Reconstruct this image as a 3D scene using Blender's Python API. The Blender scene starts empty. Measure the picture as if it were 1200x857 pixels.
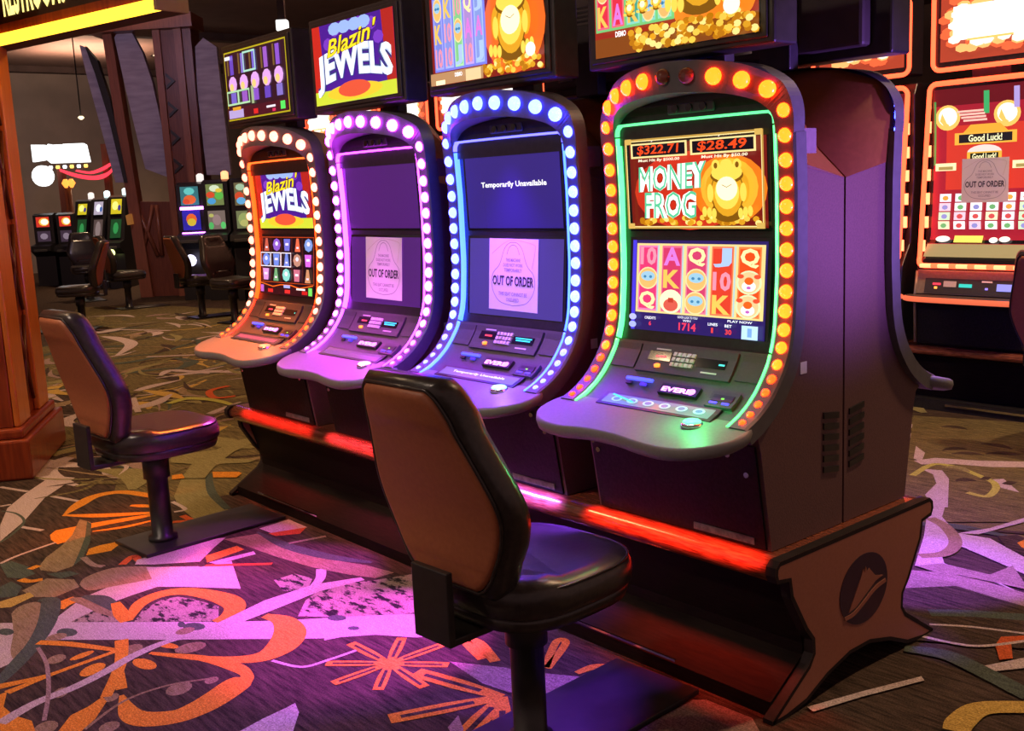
import bpy, bmesh, math, random
from mathutils import Vector, Matrix
random.seed(7)
SC = bpy.context.scene
COL = SC.collection
# ---------------------------------------------------------------- camera
YAW, PITCH, ROLL, FPX = .8742, .1669, -.0462, 1244.83
CAM = Vector((2.9231, -2.0985, 1.3067))
FW = Vector((-math.sin(YAW)*math.cos(PITCH), math.cos(YAW)*math.cos(PITCH), -math.sin(PITCH)))
_r = FW.cross(Vector((0, 0, 1))).normalized(); _u = _r.cross(FW)
RT = _r*math.cos(ROLL)+_u*math.sin(ROLL); UP = _u*math.cos(ROLL)-_r*math.sin(ROLL)
cam = bpy.data.cameras.new('camera'); cam_o = bpy.data.objects.new('camera', cam); COL.objects.link(cam_o)
cam.sensor_fit = 'HORIZONTAL'; cam.sensor_width = 36; cam.lens = FPX/1200*36; cam.clip_end = 100
m3 = Matrix((RT, UP, -FW)).transposed()
cam_o.matrix_world = Matrix.Translation(CAM) @ m3.to_4x4()
SC.camera = cam_o
def ray(x, y): return FW+RT*((x-600)/FPX)-UP*((y-428.5)/FPX)
def floor_pt(x, y, z=0.0):
    d = ray(x, y); t = (z-CAM.z)/d.z; return CAM+d*t
def at_depth(x, y, D): return CAM+ray(x, y)*D
# ---------------------------------------------------------------- world, exposure, big lights
SC.view_settings.view_transform = 'Standard'; SC.view_settings.look = 'None'
SC.view_settings.exposure = 0.18; SC.view_settings.gamma = 1.0; SC.view_settings.use_curve_mapping = False
w = bpy.data.worlds.new('dim_room'); SC.world = w; w.use_nodes = True
w.node_tree.nodes['Background'].inputs[0].default_value = (.62, .36, .33, 1)
w.node_tree.nodes['Background'].inputs[1].default_value = .42
def area(name, loc, target, size, energy, color, size_y=None, spread=math.pi, parent=None):
    l = bpy.data.lights.new(name, 'AREA'); l.energy = energy; l.color = color; l.size = size; l.spread = spread
    if size_y: l.shape = 'RECTANGLE'; l.size_y = size_y
    o = bpy.data.objects.new(name, l); COL.objects.link(o); o.location = loc
    d = Vector(target)-Vector(loc); o.rotation_euler = d.to_track_quat('-Z', 'Y').to_euler()
    if parent: o.parent = parent
    return o
def spot(name, loc, target, energy, color, angle, blend=.6, radius=.05, parent=None):
    l = bpy.data.lights.new(name, 'SPOT'); l.energy = energy; l.color = color; l.spot_size = math.radians(angle)
    l.spot_blend = blend; l.shadow_soft_size = radius
    o = bpy.data.objects.new(name, l); COL.objects.link(o); o.location = loc
    d = Vector(target)-Vector(loc); o.rotation_euler = d.to_track_quat('-Z', 'Y').to_euler()
    if parent: o.parent = parent
    return o
WARM = (1.0, .66, .38); CZ = 4.1
# recessed ceiling downlights of the hall; two tilted as added fill for machines (fixtures themselves are modelled further down)
DOWNLIGHTS = [(-2.2, -2.2), (.1, -3.7), (-5.2, .6), (2.3, 2.0), (.7, 1.9), (-8.5, 2.2), (-13.5, 4.5), (-4.2, -3.2), (-17.5, 6.5)]
for i, (x, y) in enumerate(DOWNLIGHTS):
    spot('downlight_fill', (x, y, CZ-.04), {1: (-.15, -.3, .8), 4: (.3, 3.4, 1.0)}.get(i, (x, y, 0)), (430, 400, 290, 480, 250, 420, 480, 140, 420)[i], (1, .76, .60) if i == 1 else WARM, {1: 56, 4: 70}.get(i, 120), 1.0, .12)
for (x, y, e) in ((-10.5, 2.7, 34), (-17, 5, 80), (-6.5, 6.8, 260), (-5.2, .5, 50)):     # unseen area lights added to brighten the dark ceiling
    area('ceiling_fill', (x, y, CZ-.55), (x, y, CZ), 1.6, e, (1, .62, .42), 1.6)
spot('wall_fill', (-16.5, 3.2, CZ-.1), (-20, 6, 1.6), 110, (1, .78, .6), 110, 1.0, .1)  # unseen spot added to lift the dark far wall
# violet spot added low and out of view to tint the end cabinet's side
spot('violet_side_fill', (4.2, .9, .32), (1.45, .26, 1.30), 1250, (.36, .16, 1.0), 19, 1.0, .10)
# ---------------------------------------------------------------- helpers
def lin(h):
    h = h.lstrip('#'); v = [int(h[i:i+2], 16)/255 for i in (0, 2, 4)]
    return tuple(c/12.92 if c <= .04045 else ((c+.055)/1.055)**2.4 for c in v)
MATS = {}
def mat(name, col, rough=.5, metal=0, spec=.5, noise=None, scale=30, stretch=(1, 1, 1), bump=0, coat=0, det=3):
    if name in MATS: return MATS[name]
    m = bpy.data.materials.new(name); m.use_nodes = True; nt = m.node_tree; b = nt.nodes['Principled BSDF']
    b.inputs['Base Color'].default_value = (*col, 1); b.inputs['Roughness'].default_value = rough
    b.inputs['Metallic'].default_value = metal; b.inputs['Specular IOR Level'].default_value = spec
    if coat: b.inputs['Coat Weight'].default_value = coat; b.inputs['Coat Roughness'].default_value = .12
    if noise or bump:
        tc = nt.nodes.new('ShaderNodeTexCoord'); mp = nt.nodes.new('ShaderNodeMapping'); mp.inputs['Scale'].default_value = stretch
        nz = nt.nodes.new('ShaderNodeTexNoise'); nz.inputs['Scale'].default_value = scale; nz.inputs['Detail'].default_value = det
        nt.links.new(tc.outputs['Object'], mp.inputs[0]); nt.links.new(mp.outputs[0], nz.inputs['Vector'])
        if noise:
            rp = nt.nodes.new('ShaderNodeValToRGB'); rp.color_ramp.elements[0].position = .34; rp.color_ramp.elements[1].position = .66
            rp.color_ramp.elements[0].color = (*col, 1); rp.color_ramp.elements[1].color = (*noise, 1)
            nt.links.new(nz.outputs['Fac'], rp.inputs[0]); nt.links.new(rp.outputs[0], b.inputs['Base Color'])
        if bump:
            bp = nt.nodes.new('ShaderNodeBump'); bp.inputs['Strength'].default_value = bump; bp.inputs['Distance'].default_value = .004
            nt.links.new(nz.outputs['Fac'], bp.inputs['Height']); nt.links.new(bp.outputs[0], b.inputs['Normal'])
    MATS[name] = m; return m
def emis(col, s=1.0, name=None):
    if isinstance(col, str): col = lin(col)
    k = 'glow_%.3f_%.3f_%.3f_%.2f' % (*col, s)
    if k in MATS: return MATS[k]
    m = bpy.data.materials.new(name or 'glow'); m.use_nodes = True; b = m.node_tree.nodes['Principled BSDF']
    b.inputs['Base Color'].default_value = (*[min(1, c)*.3 for c in col], 1); b.inputs['Roughness'].default_value = .25
    b.inputs['Emission Color'].default_value = (*col, 1); b.inputs['Emission Strength'].default_value = s
    MATS[k] = m; return m
def link(o, parent=None, label=None, cat=None, group=None, kind=None):
    COL.objects.link(o)
    if parent: o.parent = parent
    tag(o, label, cat, group, kind); return o
def tag(o, label=None, cat=None, group=None, kind=None):
    if label: o['label'] = label
    if cat: o['category'] = cat
    if group: o['group'] = group
    if kind: o['kind'] = kind
def empty(name, loc, rz=0, label=None, cat=None, group=None):
    o = bpy.data.objects.new(name, None); o.empty_display_size = .1; o.location = loc; o.rotation_euler = (0, 0, rz)
    return link(o, None, label, cat, group)
_tc = {}
def text_geo(s, bold=0.0, shear=0.0):
    k = (s, bold, shear)
    if k in _tc: return _tc[k]
    c = bpy.data.curves.new('lettering', 'FONT'); c.body = s; c.offset = bold; c.shear = shear; c.resolution_u = 2
    o = bpy.data.objects.new('lettering', c); me = bpy.data.meshes.new_from_object(o)
    vs = [v.co.copy() for v in me.vertices]; fs = [tuple(p.vertices) for p in me.polygons]
    x0 = min(v.x for v in vs); x1 = max(v.x for v in vs); y0 = min(v.y for v in vs); y1 = max(v.y for v in vs)
    vs = [((v.x-x0)/(x1-x0), (v.y-y0)/(y1-y0)) for v in vs]
    bpy.data.objects.remove(o); bpy.data.curves.remove(c); bpy.data.meshes.remove(me)
    _tc[k] = (vs, fs); return _tc[k]
class MB:
    def __init__(s): s.v = []; s.f = []; s.mi = []; s.m = []; s.sm = []
    def slot(s, m):
        if m not in s.m: s.m.append(m)
        return s.m.index(m)
    def add(s, vs, fs, m, smooth=False):
        b = len(s.v); s.v += [tuple(v) for v in vs]; k = s.slot(m)
        for f in fs: s.f.append(tuple(b+i for i in f)); s.mi.append(k); s.sm.append(smooth)
    def box(s, a, b, m):
        (x0, y0, z0), (x1, y1, z1) = a, b
        s.add([(x0, y0, z0), (x1, y0, z0), (x1, y1, z0), (x0, y1, z0), (x0, y0, z1), (x1, y0, z1), (x1, y1, z1), (x0, y1, z1)],
              [(3, 2, 1, 0), (4, 5, 6, 7), (0, 1, 5, 4), (1, 2, 6, 5), (2, 3, 7, 6), (3, 0, 4, 7)], m)
    def obox(s, c, half, M, m):
        vs = [Vector(c)+M @ Vector((sx*half[0], sy*half[1], sz*half[2])) for sz in (-1, 1) for sx, sy in ((-1, -1), (1, -1), (1, 1), (-1, 1))]
        s.add(vs, [(3, 2, 1, 0), (4, 5, 6, 7), (0, 1, 5, 4), (1, 2, 6, 5), (2, 3, 7, 6), (3, 0, 4, 7)], m)
    def prism(s, poly, a0, a1, axis, m, smooth=False, side=None):
        """poly: 2D points; axis 0: (y,z) along x, 1: (x,z) along y, 2: (x,y) along z"""
        def P(p, a): return {0: (a, p[0], p[1]), 1: (p[0], a, p[1]), 2: (p[0], p[1], a)}[axis]
        n = len(poly); vs = [P(p, a0) for p in poly]+[P(p, a1) for p in poly]
        s.add(vs, [tuple(range(n))[::-1], tuple(range(n, 2*n))], m)
        s.add(vs, [(i, (i+1) % n, n+(i+1) % n, n+i) for i in range(n)], side or m, smooth)
    def tube(s, path, r, m, n=8, caps=True):
        path = [Vector(p) for p in path]; rs = r if isinstance(r, (list, tuple)) else [r]*len(path); vs = []; fs = []
        prev = None
        for i, p in enumerate(path):
            t = (path[min(i+1, len(path)-1)]-path[max(i-1, 0)]).normalized()
            a = prev if prev is not None else (Vector((0, 0, 1)) if abs(t.z) < .9 else Vector((1, 0, 0)))
            e1 = (a-t*a.dot(t)).normalized(); prev = e1; e2 = t.cross(e1)
            vs += [p+(e1*math.cos(2*math.pi*k/n)+e2*math.sin(2*math.pi*k/n))*rs[i] for k in range(n)]
        for i in range(len(path)-1):
            for k in range(n): fs.append((i*n+k, i*n+(k+1) % n, (i+1)*n+(k+1) % n, (i+1)*n+k))
        s.add(vs, fs, m, True)
        if caps:
            L = (len(path)-1)*n; s.add(vs, [tuple(range(n))[::-1], tuple(L+k for k in range(n))], m)
    def lathe(s, prof, m, n=24, c=(0, 0, 0), smooth=True):
        vs = [(c[0]+r*math.cos(2*math.pi*k/n), c[1]+r*math.sin(2*math.pi*k/n), c[2]+z) for r, z in prof for k in range(n)]
        fs = [(i*n+k, i*n+(k+1) % n, (i+1)*n+(k+1) % n, (i+1)*n+k) for i in range(len(prof)-1) for k in range(n)]
        s.add(vs, fs, m, smooth)
        s.add(vs[:n], [tuple(range(n))[::-1]], m); s.add(vs[-n:], [tuple(range(n))], m)
    def loft(s, rings, m, closed=True, caps=True, smooth=True):
        n = len(rings[0]); vs = [p for r in rings for p in r]; K = n if closed else n-1
        fs = [(i*n+k, i*n+(k+1) % n, (i+1)*n+(k+1) % n, (i+1)*n+k) for i in range(len(rings)-1) for k in range(K)]
        s.add(vs, fs, m, smooth)
        if caps and closed: s.add(rings[0], [tuple(range(n))[::-1]], m); s.add(rings[-1], [tuple(range(n))], m)
    def mesh(s, name):
        me = bpy.data.meshes.new(name); me.from_pydata(s.v, [], s.f)
        for m in s.m: me.materials.append(m)
        me.polygons.foreach_set('material_index', s.mi); me.polygons.foreach_set('use_smooth', s.sm); me.update(); return me
    def build(s, name, parent=None, bevel=0, fixn=True, **kw):
        me = s.mesh(name)
        if fixn or bevel:
            bm = bmesh.new(); bm.from_mesh(me); bmesh.ops.remove_doubles(bm, verts=bm.verts, dist=1e-6)
            bmesh.ops.recalc_face_normals(bm, faces=bm.faces)
            if bevel:
                es = [e for e in bm.edges if len(e.link_faces) == 2 and e.calc_face_angle(0) > .5]
                bmesh.ops.bevel(bm, geom=es, offset=bevel, segments=2, affect='EDGES', profile=.5)
            bm.to_mesh(me); bm.free()
        o = bpy.data.objects.new(name, me); return link(o, parent, **kw)
class Pic:
    """flat picture (screen, sign, print) on a rectangle O + u*U + v*V"""
    def __init__(s, O, U, V, off=.0004): s.O = Vector(O); s.U = Vector(U); s.V = Vector(V); s.N = s.U.cross(s.V).normalized(); s.k = 0; s.off = off; s.b = MB()
    def P(s, u, v): return s.O+s.U*u+s.V*v+s.N*(s.off*s.k)
    def poly(s, pts, m): s.k += 1; s.b.add([s.P(*p) for p in pts], [tuple(range(len(pts)))], m)
    def rect(s, u0, v0, u1, v1, m): s.poly([(u0, v0), (u1, v0), (u1, v1), (u0, v1)], m)
    def ell(s, cu, cv, ru, rv, m, n=20, a0=0, a1=2*math.pi):
        full = abs(a1-a0-2*math.pi) < .01
        s.poly([(cu+ru*math.cos(a0+(a1-a0)*i/(n if full else n-1)), cv+rv*math.sin(a0+(a1-a0)*i/(n if full else n-1))) for i in range(n)], m)
    def bands(s, u0, v0, u1, v1, m, n=14):
        s.k += 1
        for i in range(n): s.b.add([s.P(u0, v0+(v1-v0)*i/n), s.P(u1, v0+(v1-v0)*i/n), s.P(u1, v0+(v1-v0)*(i+1)/n), s.P(u0, v0+(v1-v0)*(i+1)/n)], [(0, 1, 2, 3)], m)
    def frame(s, u0, v0, u1, v1, t, m, tv=None):
        tv = tv or t*s.U.length/s.V.length
        s.k += 1; o = [(u0, v0), (u1, v0), (u1, v1), (u0, v1)]; i = [(u0+t, v0+tv), (u1-t, v0+tv), (u1-t, v1-tv), (u0+t, v1-tv)]
        s.b.add([s.P(*p) for p in o+i], [(j, (j+1) % 4, 4+(j+1) % 4, 4+j) for j in range(4)], m)
    def text(s, t, u0, v0, u1, v1, m, bold=0, shear=0, warp=None):
        vs, fs = text_geo(t, bold, shear); s.k += 1
        q = [(u0+(u1-u0)*a, v0+(v1-v0)*b) for a, b in vs]
        if warp: q = [warp(*p) for p in q]
        s.b.add([s.P(*p) for p in q], fs, m)
    def line(s, pts, wd, m):
        s.k += 1; pts = [Vector((p[0]*s.U.length, p[1]*s.V.length)) for p in pts]; L = []; R = []
        for i, p in enumerate(pts):
            t = (pts[min(i+1, len(pts)-1)]-pts[max(i-1, 0)]).normalized(); nn = Vector((-t.y, t.x))*wd/2; L.append(p+nn); R.append(p-nn)
        q = [s.P(a.x/s.U.length, a.y/s.V.length) for a in L+R]; n = len(pts)
        s.b.add(q, [(i, i+1, n+i+1, n+i) for i in range(n-1)], m)
    def build(s, name, parent, **kw): return s.b.build(name, parent, fixn=False, **kw)
def copy_tree(o, parent=None):
    c = o.copy(); COL.objects.link(c); c.parent = parent
    for ch in list(o.children): copy_tree(ch, c)
    return c
def cat_rom(pts, n=6):
    out = []
    for i in range(len(pts)-1):
        p0, p1, p2, p3 = pts[max(i-1, 0)], pts[i], pts[i+1], pts[min(i+2, len(pts)-1)]
        for k in range(n):
            t = k/n; out.append(tuple(.5*(2*b+(c-a)*t+(2*a-5*b+4*c-d)*t*t+(3*b-a-3*c+d)*t**3) for a, b, c, d in zip(p0, p1, p2, p3)))
    out.append(tuple(pts[-1])); return out
# ---------------------------------------------------------------- materials
M_BLACK = mat('black_plastic', (.012, .011, .012), .32, noise=(.02, .018, .02), scale=60)
M_BEZEL = mat('bezel_plastic', (.085, .08, .085), .42, noise=(.1, .095, .1), scale=40)
M_GLASS = mat('dark_screen_glass', (.012, .012, .016), .08)
M_CAB = mat('cabinet_side', (.10, .045, .045), .5, noise=(.13, .06, .058), scale=220, bump=.15)
M_ROOF = mat('cabinet_roof', (.20, .06, .018), .45, spec=.3, noise=(.23, .07, .022), scale=60)  # brown reflection of the warm ceiling is put into the base colour
M_DOOR = mat('cabinet_door', (.005, .004, .005), .55, spec=.2, noise=(.013, .011, .012), scale=110, bump=.25)
M_PANEL = mat('control_panel', (.06, .056, .05), .45, noise=(.07, .066, .06), scale=150, bump=.05)
M_PANEL2 = mat('control_panel_inset', (.042, .039, .036), .45, noise=(.05, .046, .043), scale=150, bump=.05)
M_SHELF = mat('shelf_plastic', (.16, .155, .15), .5, noise=(.18, .175, .17), scale=120)
M_CHROME = mat('chrome', (.7, .7, .72), .15, 1)
M_KEY = mat('keypad_rubber', (.55, .52, .45), .5, noise=(.62, .6, .52), scale=300)
M_WOOD = mat('striped_laminate', (.10, .022, .012), .22, noise=(.30, .085, .04), scale=7, stretch=(3, 30, 30), coat=.4)
M_TAN = mat('tan_laminate', (.27, .095, .06), .45, noise=(.30, .11, .07), scale=160)
M_TRIM = mat('dark_edge_trim', (.016, .010, .010), .6, spec=.15, noise=(.022, .014, .014), scale=50)
M_KICK = mat('dark_base_laminate', (.006, .003, .003), .6, spec=.1, noise=(.012, .006, .005), scale=9, stretch=(2, 20, 20))
M_LEATHER = mat('black_leather', (.022, .018, .017), .3, noise=(.035, .028, .026), scale=70, bump=.12)
M_BACK = mat('brown_vinyl', (.31, .095, .04), .5, noise=(.35, .11, .046), scale=90, bump=.08)
M_STEEL = mat('black_steel', (.015, .014, .015), .38, noise=(.022, .02, .02), scale=40)
M_PAPER = mat('notice_paper', (.78, .74, .72), .7, noise=(.8, .76, .74), scale=8)
M_INK = mat('notice_ink', (.03, .025, .04), .7, noise=(.04, .03, .05), scale=60)
M_GREY = mat('notice_grey_ink', (.30, .27, .29), .7, noise=(.33, .3, .32), scale=60)
M_REDWOOD = mat('red_cherry_wood', (.21, .03, .006), .28, noise=(.32, .055, .01), scale=4, stretch=(14, 14, 1.2), coat=.35)
M_REDWOOD2 = mat('gold_cherry_wood', (.55, .15, .018), .28, noise=(.66, .2, .028), scale=4, stretch=(14, 14, 1.2), coat=.35)
# ---------------------------------------------------------------- floor: one patterned carpet
def carpet(name, c1, c2, sc=9, lo=.32, hi=.68, st=9):
    if name in MATS: return MATS[name]
    m = bpy.data.materials.new(name); m.use_nodes = True; nt = m.node_tree; b = nt.nodes['Principled BSDF']
    b.inputs['Roughness'].default_value = .95; b.inputs['Specular IOR Level'].default_value = .1
    tc = nt.nodes.new('ShaderNodeTexCoord'); mp = nt.nodes.new('ShaderNodeMapping'); mp.inputs['Scale'].default_value = (1, st, 1); mp.inputs['Rotation'].default_value = (0, 0, .22)
    n1 = nt.nodes.new('ShaderNodeTexNoise'); n1.inputs['Scale'].default_value = sc; n1.inputs['Detail'].default_value = 6; n1.inputs['Roughness'].default_value = .65
    n2 = nt.nodes.new('ShaderNodeTexNoise'); n2.inputs['Scale'].default_value = 260; n2.inputs['Detail'].default_value = 2
    rp = nt.nodes.new('ShaderNodeValToRGB'); rp.color_ramp.elements[0].position = lo; rp.color_ramp.elements[1].position = hi
    rp.color_ramp.elements[0].color = (*c1, 1); rp.color_ramp.elements[1].color = (*c2, 1)
    hs = nt.nodes.new('ShaderNodeHueSaturation'); mr = nt.nodes.new('ShaderNodeMapRange'); mr.inputs[1].default_value = .3; mr.inputs[2].default_value = .7; mr.inputs[3].default_value = .55; mr.inputs[4].default_value = 1.4
    bp = nt.nodes.new('ShaderNodeBump'); bp.inputs['Strength'].default_value = .35; bp.inputs['Distance'].default_value = .003
    L = nt.links.new
    L(tc.outputs['Object'], mp.inputs[0]); L(mp.outputs[0], n1.inputs['Vector']); L(tc.outputs['Object'], n2.inputs['Vector'])
    L(n1.outputs['Fac'], rp.inputs[0]); L(rp.outputs[0], hs.inputs['Color']); L(n2.outputs['Fac'], mr.inputs[0]); L(mr.outputs[0], hs.inputs['Value'])
    L(hs.outputs[0], b.inputs['Base Color']); L(n2.outputs['Fac'], bp.inputs['Height']); L(bp.outputs[0], b.inputs['Normal'])
    MATS[name] = m; return m
C_BASE = carpet('carpet_dark', (.014, .010, .008), (.09, .056, .040))
C_OLIVE = carpet('carpet_olive', (.045, .036, .018), (.20, .15, .062))
C_ORANGE = carpet('carpet_orange', (.50, .16, .012), (.66, .26, .035), 20)
C_RED = carpet('carpet_red', (.42, .07, .02), (.5, .1, .03), 20)
C_LAV = carpet('carpet_mauve', (.36, .27, .25), (.48, .37, .35), 20)
C_SAGE = carpet('carpet_sage', (.16, .13, .05), (.27, .23, .10), 14)
C_TEAL = carpet('carpet_teal', (.045, .055, .045), (.085, .10, .075), 14)
C_TAN = carpet('carpet_leaf_tan', (.17, .11, .055), (.30, .205, .12), 14)
C_GOLD = carpet('carpet_gold', (.36, .22, .05), (.5, .32, .08), 18)
C_LIME = carpet('carpet_lime', (.30, .28, .05), (.42, .40, .09), 18)
C_MOT = carpet('carpet_mottled', (.018, .015, .014), (.30, .215, .17), 14, .42, .50, 2.2)
C_PINK = carpet('carpet_dusty_rose', (.19, .115, .10), (.33, .22, .19), 16)
FB = MB(); FB.add([(-26, -12, 0), (9, -12, 0), (9, 16, 0), (-26, 16, 0)], [(0, 1, 2, 3)], C_BASE)
_fl = [0]
def fpoly(pts, m, smooth=0):
    _fl[0] += 1; z = _fl[0]*.000012
    q = [floor_pt(*p) for p in pts]
    if smooth: q = [Vector((*p, 0)) for p in cat_rom([(v.x, v.y) for v in q]+[(q[0].x, q[0].y)], smooth)[:-1]]
    FB.add([(v.x, v.y, z) for v in q], [tuple(range(len(q)))], m)
def fstroke(pts, ws, m, world=False, n=6):
    _fl[0] += 1; z = _fl[0]*.000012
    q = [Vector((p[0], p[1])) if world else floor_pt(*p).to_2d() for p in pts]
    ws = ws if isinstance(ws, (list, tuple)) else [ws]*len(q)
    r = cat_rom([(p.x, p.y, w_) for p, w_ in zip(q, ws)], n); P2 = [Vector(p[:2]) for p in r]; L = []; R = []
    for i, p in enumerate(P2):
        t = (P2[min(i+1, len(P2)-1)]-P2[max(i-1, 0)]).normalized(); nn = Vector((-t.y, t.x))*max(r[i][2], .002)/2; L.append(p+nn); R.append(p-nn)
    k = len(P2); FB.add([(*p, z) for p in L+R], [(i, i+1, k+i+1, k+i) for i in range(k-1)], m)
def crop(x0, y0, s): return lambda *pts: [(x0+x/s, y0+y/s) for x, y in pts]
cA = crop(0, 560, 4.608); cB = crop(0, 680, 4.839); cC = crop(180, 600, 4.608); cD = crop(180, 700, 5.4545); cE = crop(380, 680, 4.839)
cH = crop(600, 730, 4.615); r1 = crop(1040, 480, 7.5); r2 = crop(1040, 590, 7.5); r3 = crop(900, 700, 5.4545); r4 = crop(1060, 690, 5.13); cF = crop(60, 350, 5.0); cG = crop(200, 490, 12)
# far and middle ground: sweeping leaves and ribbons
rnd = random.Random(3)
for (x, y, rx, ry) in [(-5, 1.2, 2.6, 1.0), (-3.0, .3, 1.3, .55), (-8.5, 2.5, 2.5, 1.2), (-1.9, -.1, .55, .32), (.6, 2.3, 2.6, .9), (2.6, 1.7, 1.2, .6), (-4.5, -1.2, 1.2, .5)]:
    _fl[0] += 1; z = _fl[0]*.000012
    FB.add([(x+rx*math.cos(a*.3927)*(1+.18*math.sin(a*2.1+x)), y+ry*math.sin(a*.3927)*(1+.2*math.sin(a*1.7+y)), z) for a in range(16)], [tuple(range(16))], C_OLIVE)
for i in range(420):
    if i < 330:
        D_ = rnd.uniform(4.2, 12.5); v_ = CAM+ray(rnd.uniform(40, 300), 300)*D_; x, y = v_.x, v_.y
    else: x, y = rnd.uniform(-1.5, 3.6), rnd.uniform(1.35, 3.3)
    if i < 330 and x > -1.9: continue
    a = rnd.uniform(-.5, .5)+rnd.choice([0, 0, 1.2, -1.2]); l = rnd.uniform(.25, .9); cv = rnd.uniform(-.3, .3)*l; wd = rnd.choice([.02, .03, .05, .09, .14])*rnd.uniform(.6, 1.3)
    d = Vector((math.cos(a), math.sin(a))); nn = Vector((-d.y, d.x)); c = Vector((x, y))
    fstroke([c-d*l/2, c+nn*cv, c+d*l/2], [wd*.15, wd, wd*.2], rnd.choice([C_LAV, C_LAV, C_LAV, C_SAGE, C_SAGE, C_TEAL, C_TEAL, C_BASE, C_BASE, C_BASE, C_GOLD, C_TAN, C_TAN, C_OLIVE, C_PINK]), True)
_keep = _fl[0]; _fl[0] = 10
# the same carpet carried on beyond the picture's edges
def in_view(x, y, mg=25):
    d = Vector((x, y, 0))-CAM; z = d.dot(FW)
    return z > .2 and -mg < 600+FPX*d.dot(RT)/z < 1200+mg and 428.5-FPX*d.dot(UP)/z < 857+mg
for i in range(520):
    x, y = rnd.uniform(-5.5, 4.5), rnd.uniform(-3.6, 3.2)
    a = rnd.uniform(0, 6.28); l = rnd.uniform(.2, .8); wd = rnd.choice([.02, .03, .05, .09, .16])*rnd.uniform(.6, 1.2); cv = rnd.uniform(-.35, .35)*l
    d = Vector((math.cos(a), math.sin(a))); nn = Vector((-d.y, d.x)); c = Vector((x, y)); q = [c-d*l/2, c+nn*cv, c+d*l/2]
    if any(in_view(p.x, p.y) for p in q): continue
    fstroke(q, [wd*.2, wd, wd*.2], rnd.choice([C_LAV, C_LAV, C_SAGE, C_TEAL, C_TAN, C_TAN, C_ORANGE, C_ORANGE, C_GOLD, C_PINK, C_MOT, C_LIME]), True)
_fl[0] = _keep
# left middle ground
fstroke(cF((270, 185), (430, 185), (700, 190)), .05, C_LAV); fstroke(cF((380, 340), (470, 270), (380, 235), (300, 225)), [.03, .12, .12, .04], C_LAV)
fstroke(cF((560, 345), (800, 335), (1000, 325)), .05, C_LAV); fstroke(cF((640, 455), (700, 425), (850, 430), (1010, 400)), [.03, .09, .06, .02], C_LAV)
fstroke(cF((500, 545), (600, 515), (760, 480)), [.06, .10, .02], C_LAV); fstroke(cF((480, 585), (500, 640), (510, 670)), .04, C_LAV)
fstroke(cF((1040, 515), (930, 545), (960, 585), (1080, 575)), .05, C_RED); fstroke(cF((690, 620), (800, 590), (960, 600), (1100, 640)), [.05, .08, .06, .03], C_LIME)
fstroke(cF((930, 680), (1000, 650), (1110, 610)), [.06, .05, .02], C_LAV)
fpoly(cG((0, 560), (340, 500), (640, 460), (900, 340), (1080, 290), (1150, 370), (900, 480), (760, 580), (1200, 600), (1100, 640), (650, 660), (560, 760), (480, 860), (150, 860), (300, 660), (0, 640)), C_SAGE)
fpoly(cG((590, 770), (960, 770), (1000, 790), (930, 850), (600, 850)), C_ORANGE); fpoly(cG((20, 820), (160, 800), (200, 860), (20, 880)), C_ORANGE)
_keep = _fl[0]; _fl[0] = 10
# near left
fpoly(cA((280, -10), (405, 0), (240, 110), (130, 235), (0, 345), (0, 260), (40, 165), (130, 90)), C_LAV)
for p in [((0, 50), (150, 75)), ((0, 155), (60, 145)), ((280, 100), (440, 130)), ((110, 265), (230, 285))]: fstroke(cA(*p), .022, C_LAV)
fstroke(cA((10, 180), (90, 195), (130, 240), (60, 310), (0, 350)), .012, C_TEAL)
fstroke(cA((410, 50), (470, 30), (560, 10)), [.01, .05, .01], C_SAGE); fstroke(cA((730, 0), (780, 15), (760, -10)), .02, C_LAV)
fpoly(cA((940, 100), (990, -20), (1110, -20), (1130, 80), (1198, 150), (1260, 190), (1060, 235), (960, 150)), C_SAGE)
fstroke(cA((1125, -20), (1145, 80), (1230, 170)), [.03, .04, .03], C_TEAL)
fstroke(cA((345, 203), (420, 150), (500, 105), (600, 82), (700, 80), (880, 110)), [.01, .06, .06, .055, .05, .05], C_ORANGE)
fstroke(cA((340, 203), (500, 205), (640, 200), (880, 186)), [.02, .05, .05, .025], C_ORANGE); fstroke(cA((705, 150), (760, 152), (850, 156)), [.02, .04, .03], C_ORANGE)
fpoly(cA((270, 310), (300, 285), (400, 265), (500, 245), (620, 225), (830, 195), (830, 205), (700, 232), (600, 250), (500, 270), (430, 300), (380, 340), (310, 360), (275, 335)), C_ORANGE)
fstroke(cA((500, 290), (680, 265), (845, 225)), [.012, .03, .012], C_ORANGE); fpoly(cA((465, 420), (480, 385), (540, 365), (620, 350), (640, 365), (600, 395), (520, 410)), C_ORANGE)
fstroke(cA((620, 350), (720, 322), (840, 280)), .014, C_ORANGE); fstroke(cA((0, 465), (100, 420), (300, 350)), .016, C_LAV)
fstroke(cA((930, 240), (1000, 235), (1040, 235), (985, 205)), .03, C_RED); fstroke(cA((930, 130), (1000, 170), (940, 185)), .02, C_LAV)
fpoly(cA((430, 225), (490, 240), (485, 330), (450, 430), (390, 480), (300, 510), (220, 500), (210, 480), (250, 430), (330, 370), (390, 310)), C_TAN)
fpoly(cA((470, 235), (494, 250), (486, 350), (445, 440), (395, 478), (430, 400), (460, 320)), C_TEAL)
fpoly(cA((0, 470), (60, 450), (150, 480), (190, 520), (120, 545), (40, 540)), C_TEAL); fpoly(cA((0, 590), (60, 560), (120, 590), (90, 640), (0, 650)), C_TEAL)
fpoly(cA((120, 610), (250, 545), (400, 550), (430, 590), (300, 645), (170, 645)), C_TAN); fpoly(cA((0, 670), (160, 620), (185, 640), (60, 700), (0, 705)), C_GOLD)
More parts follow.
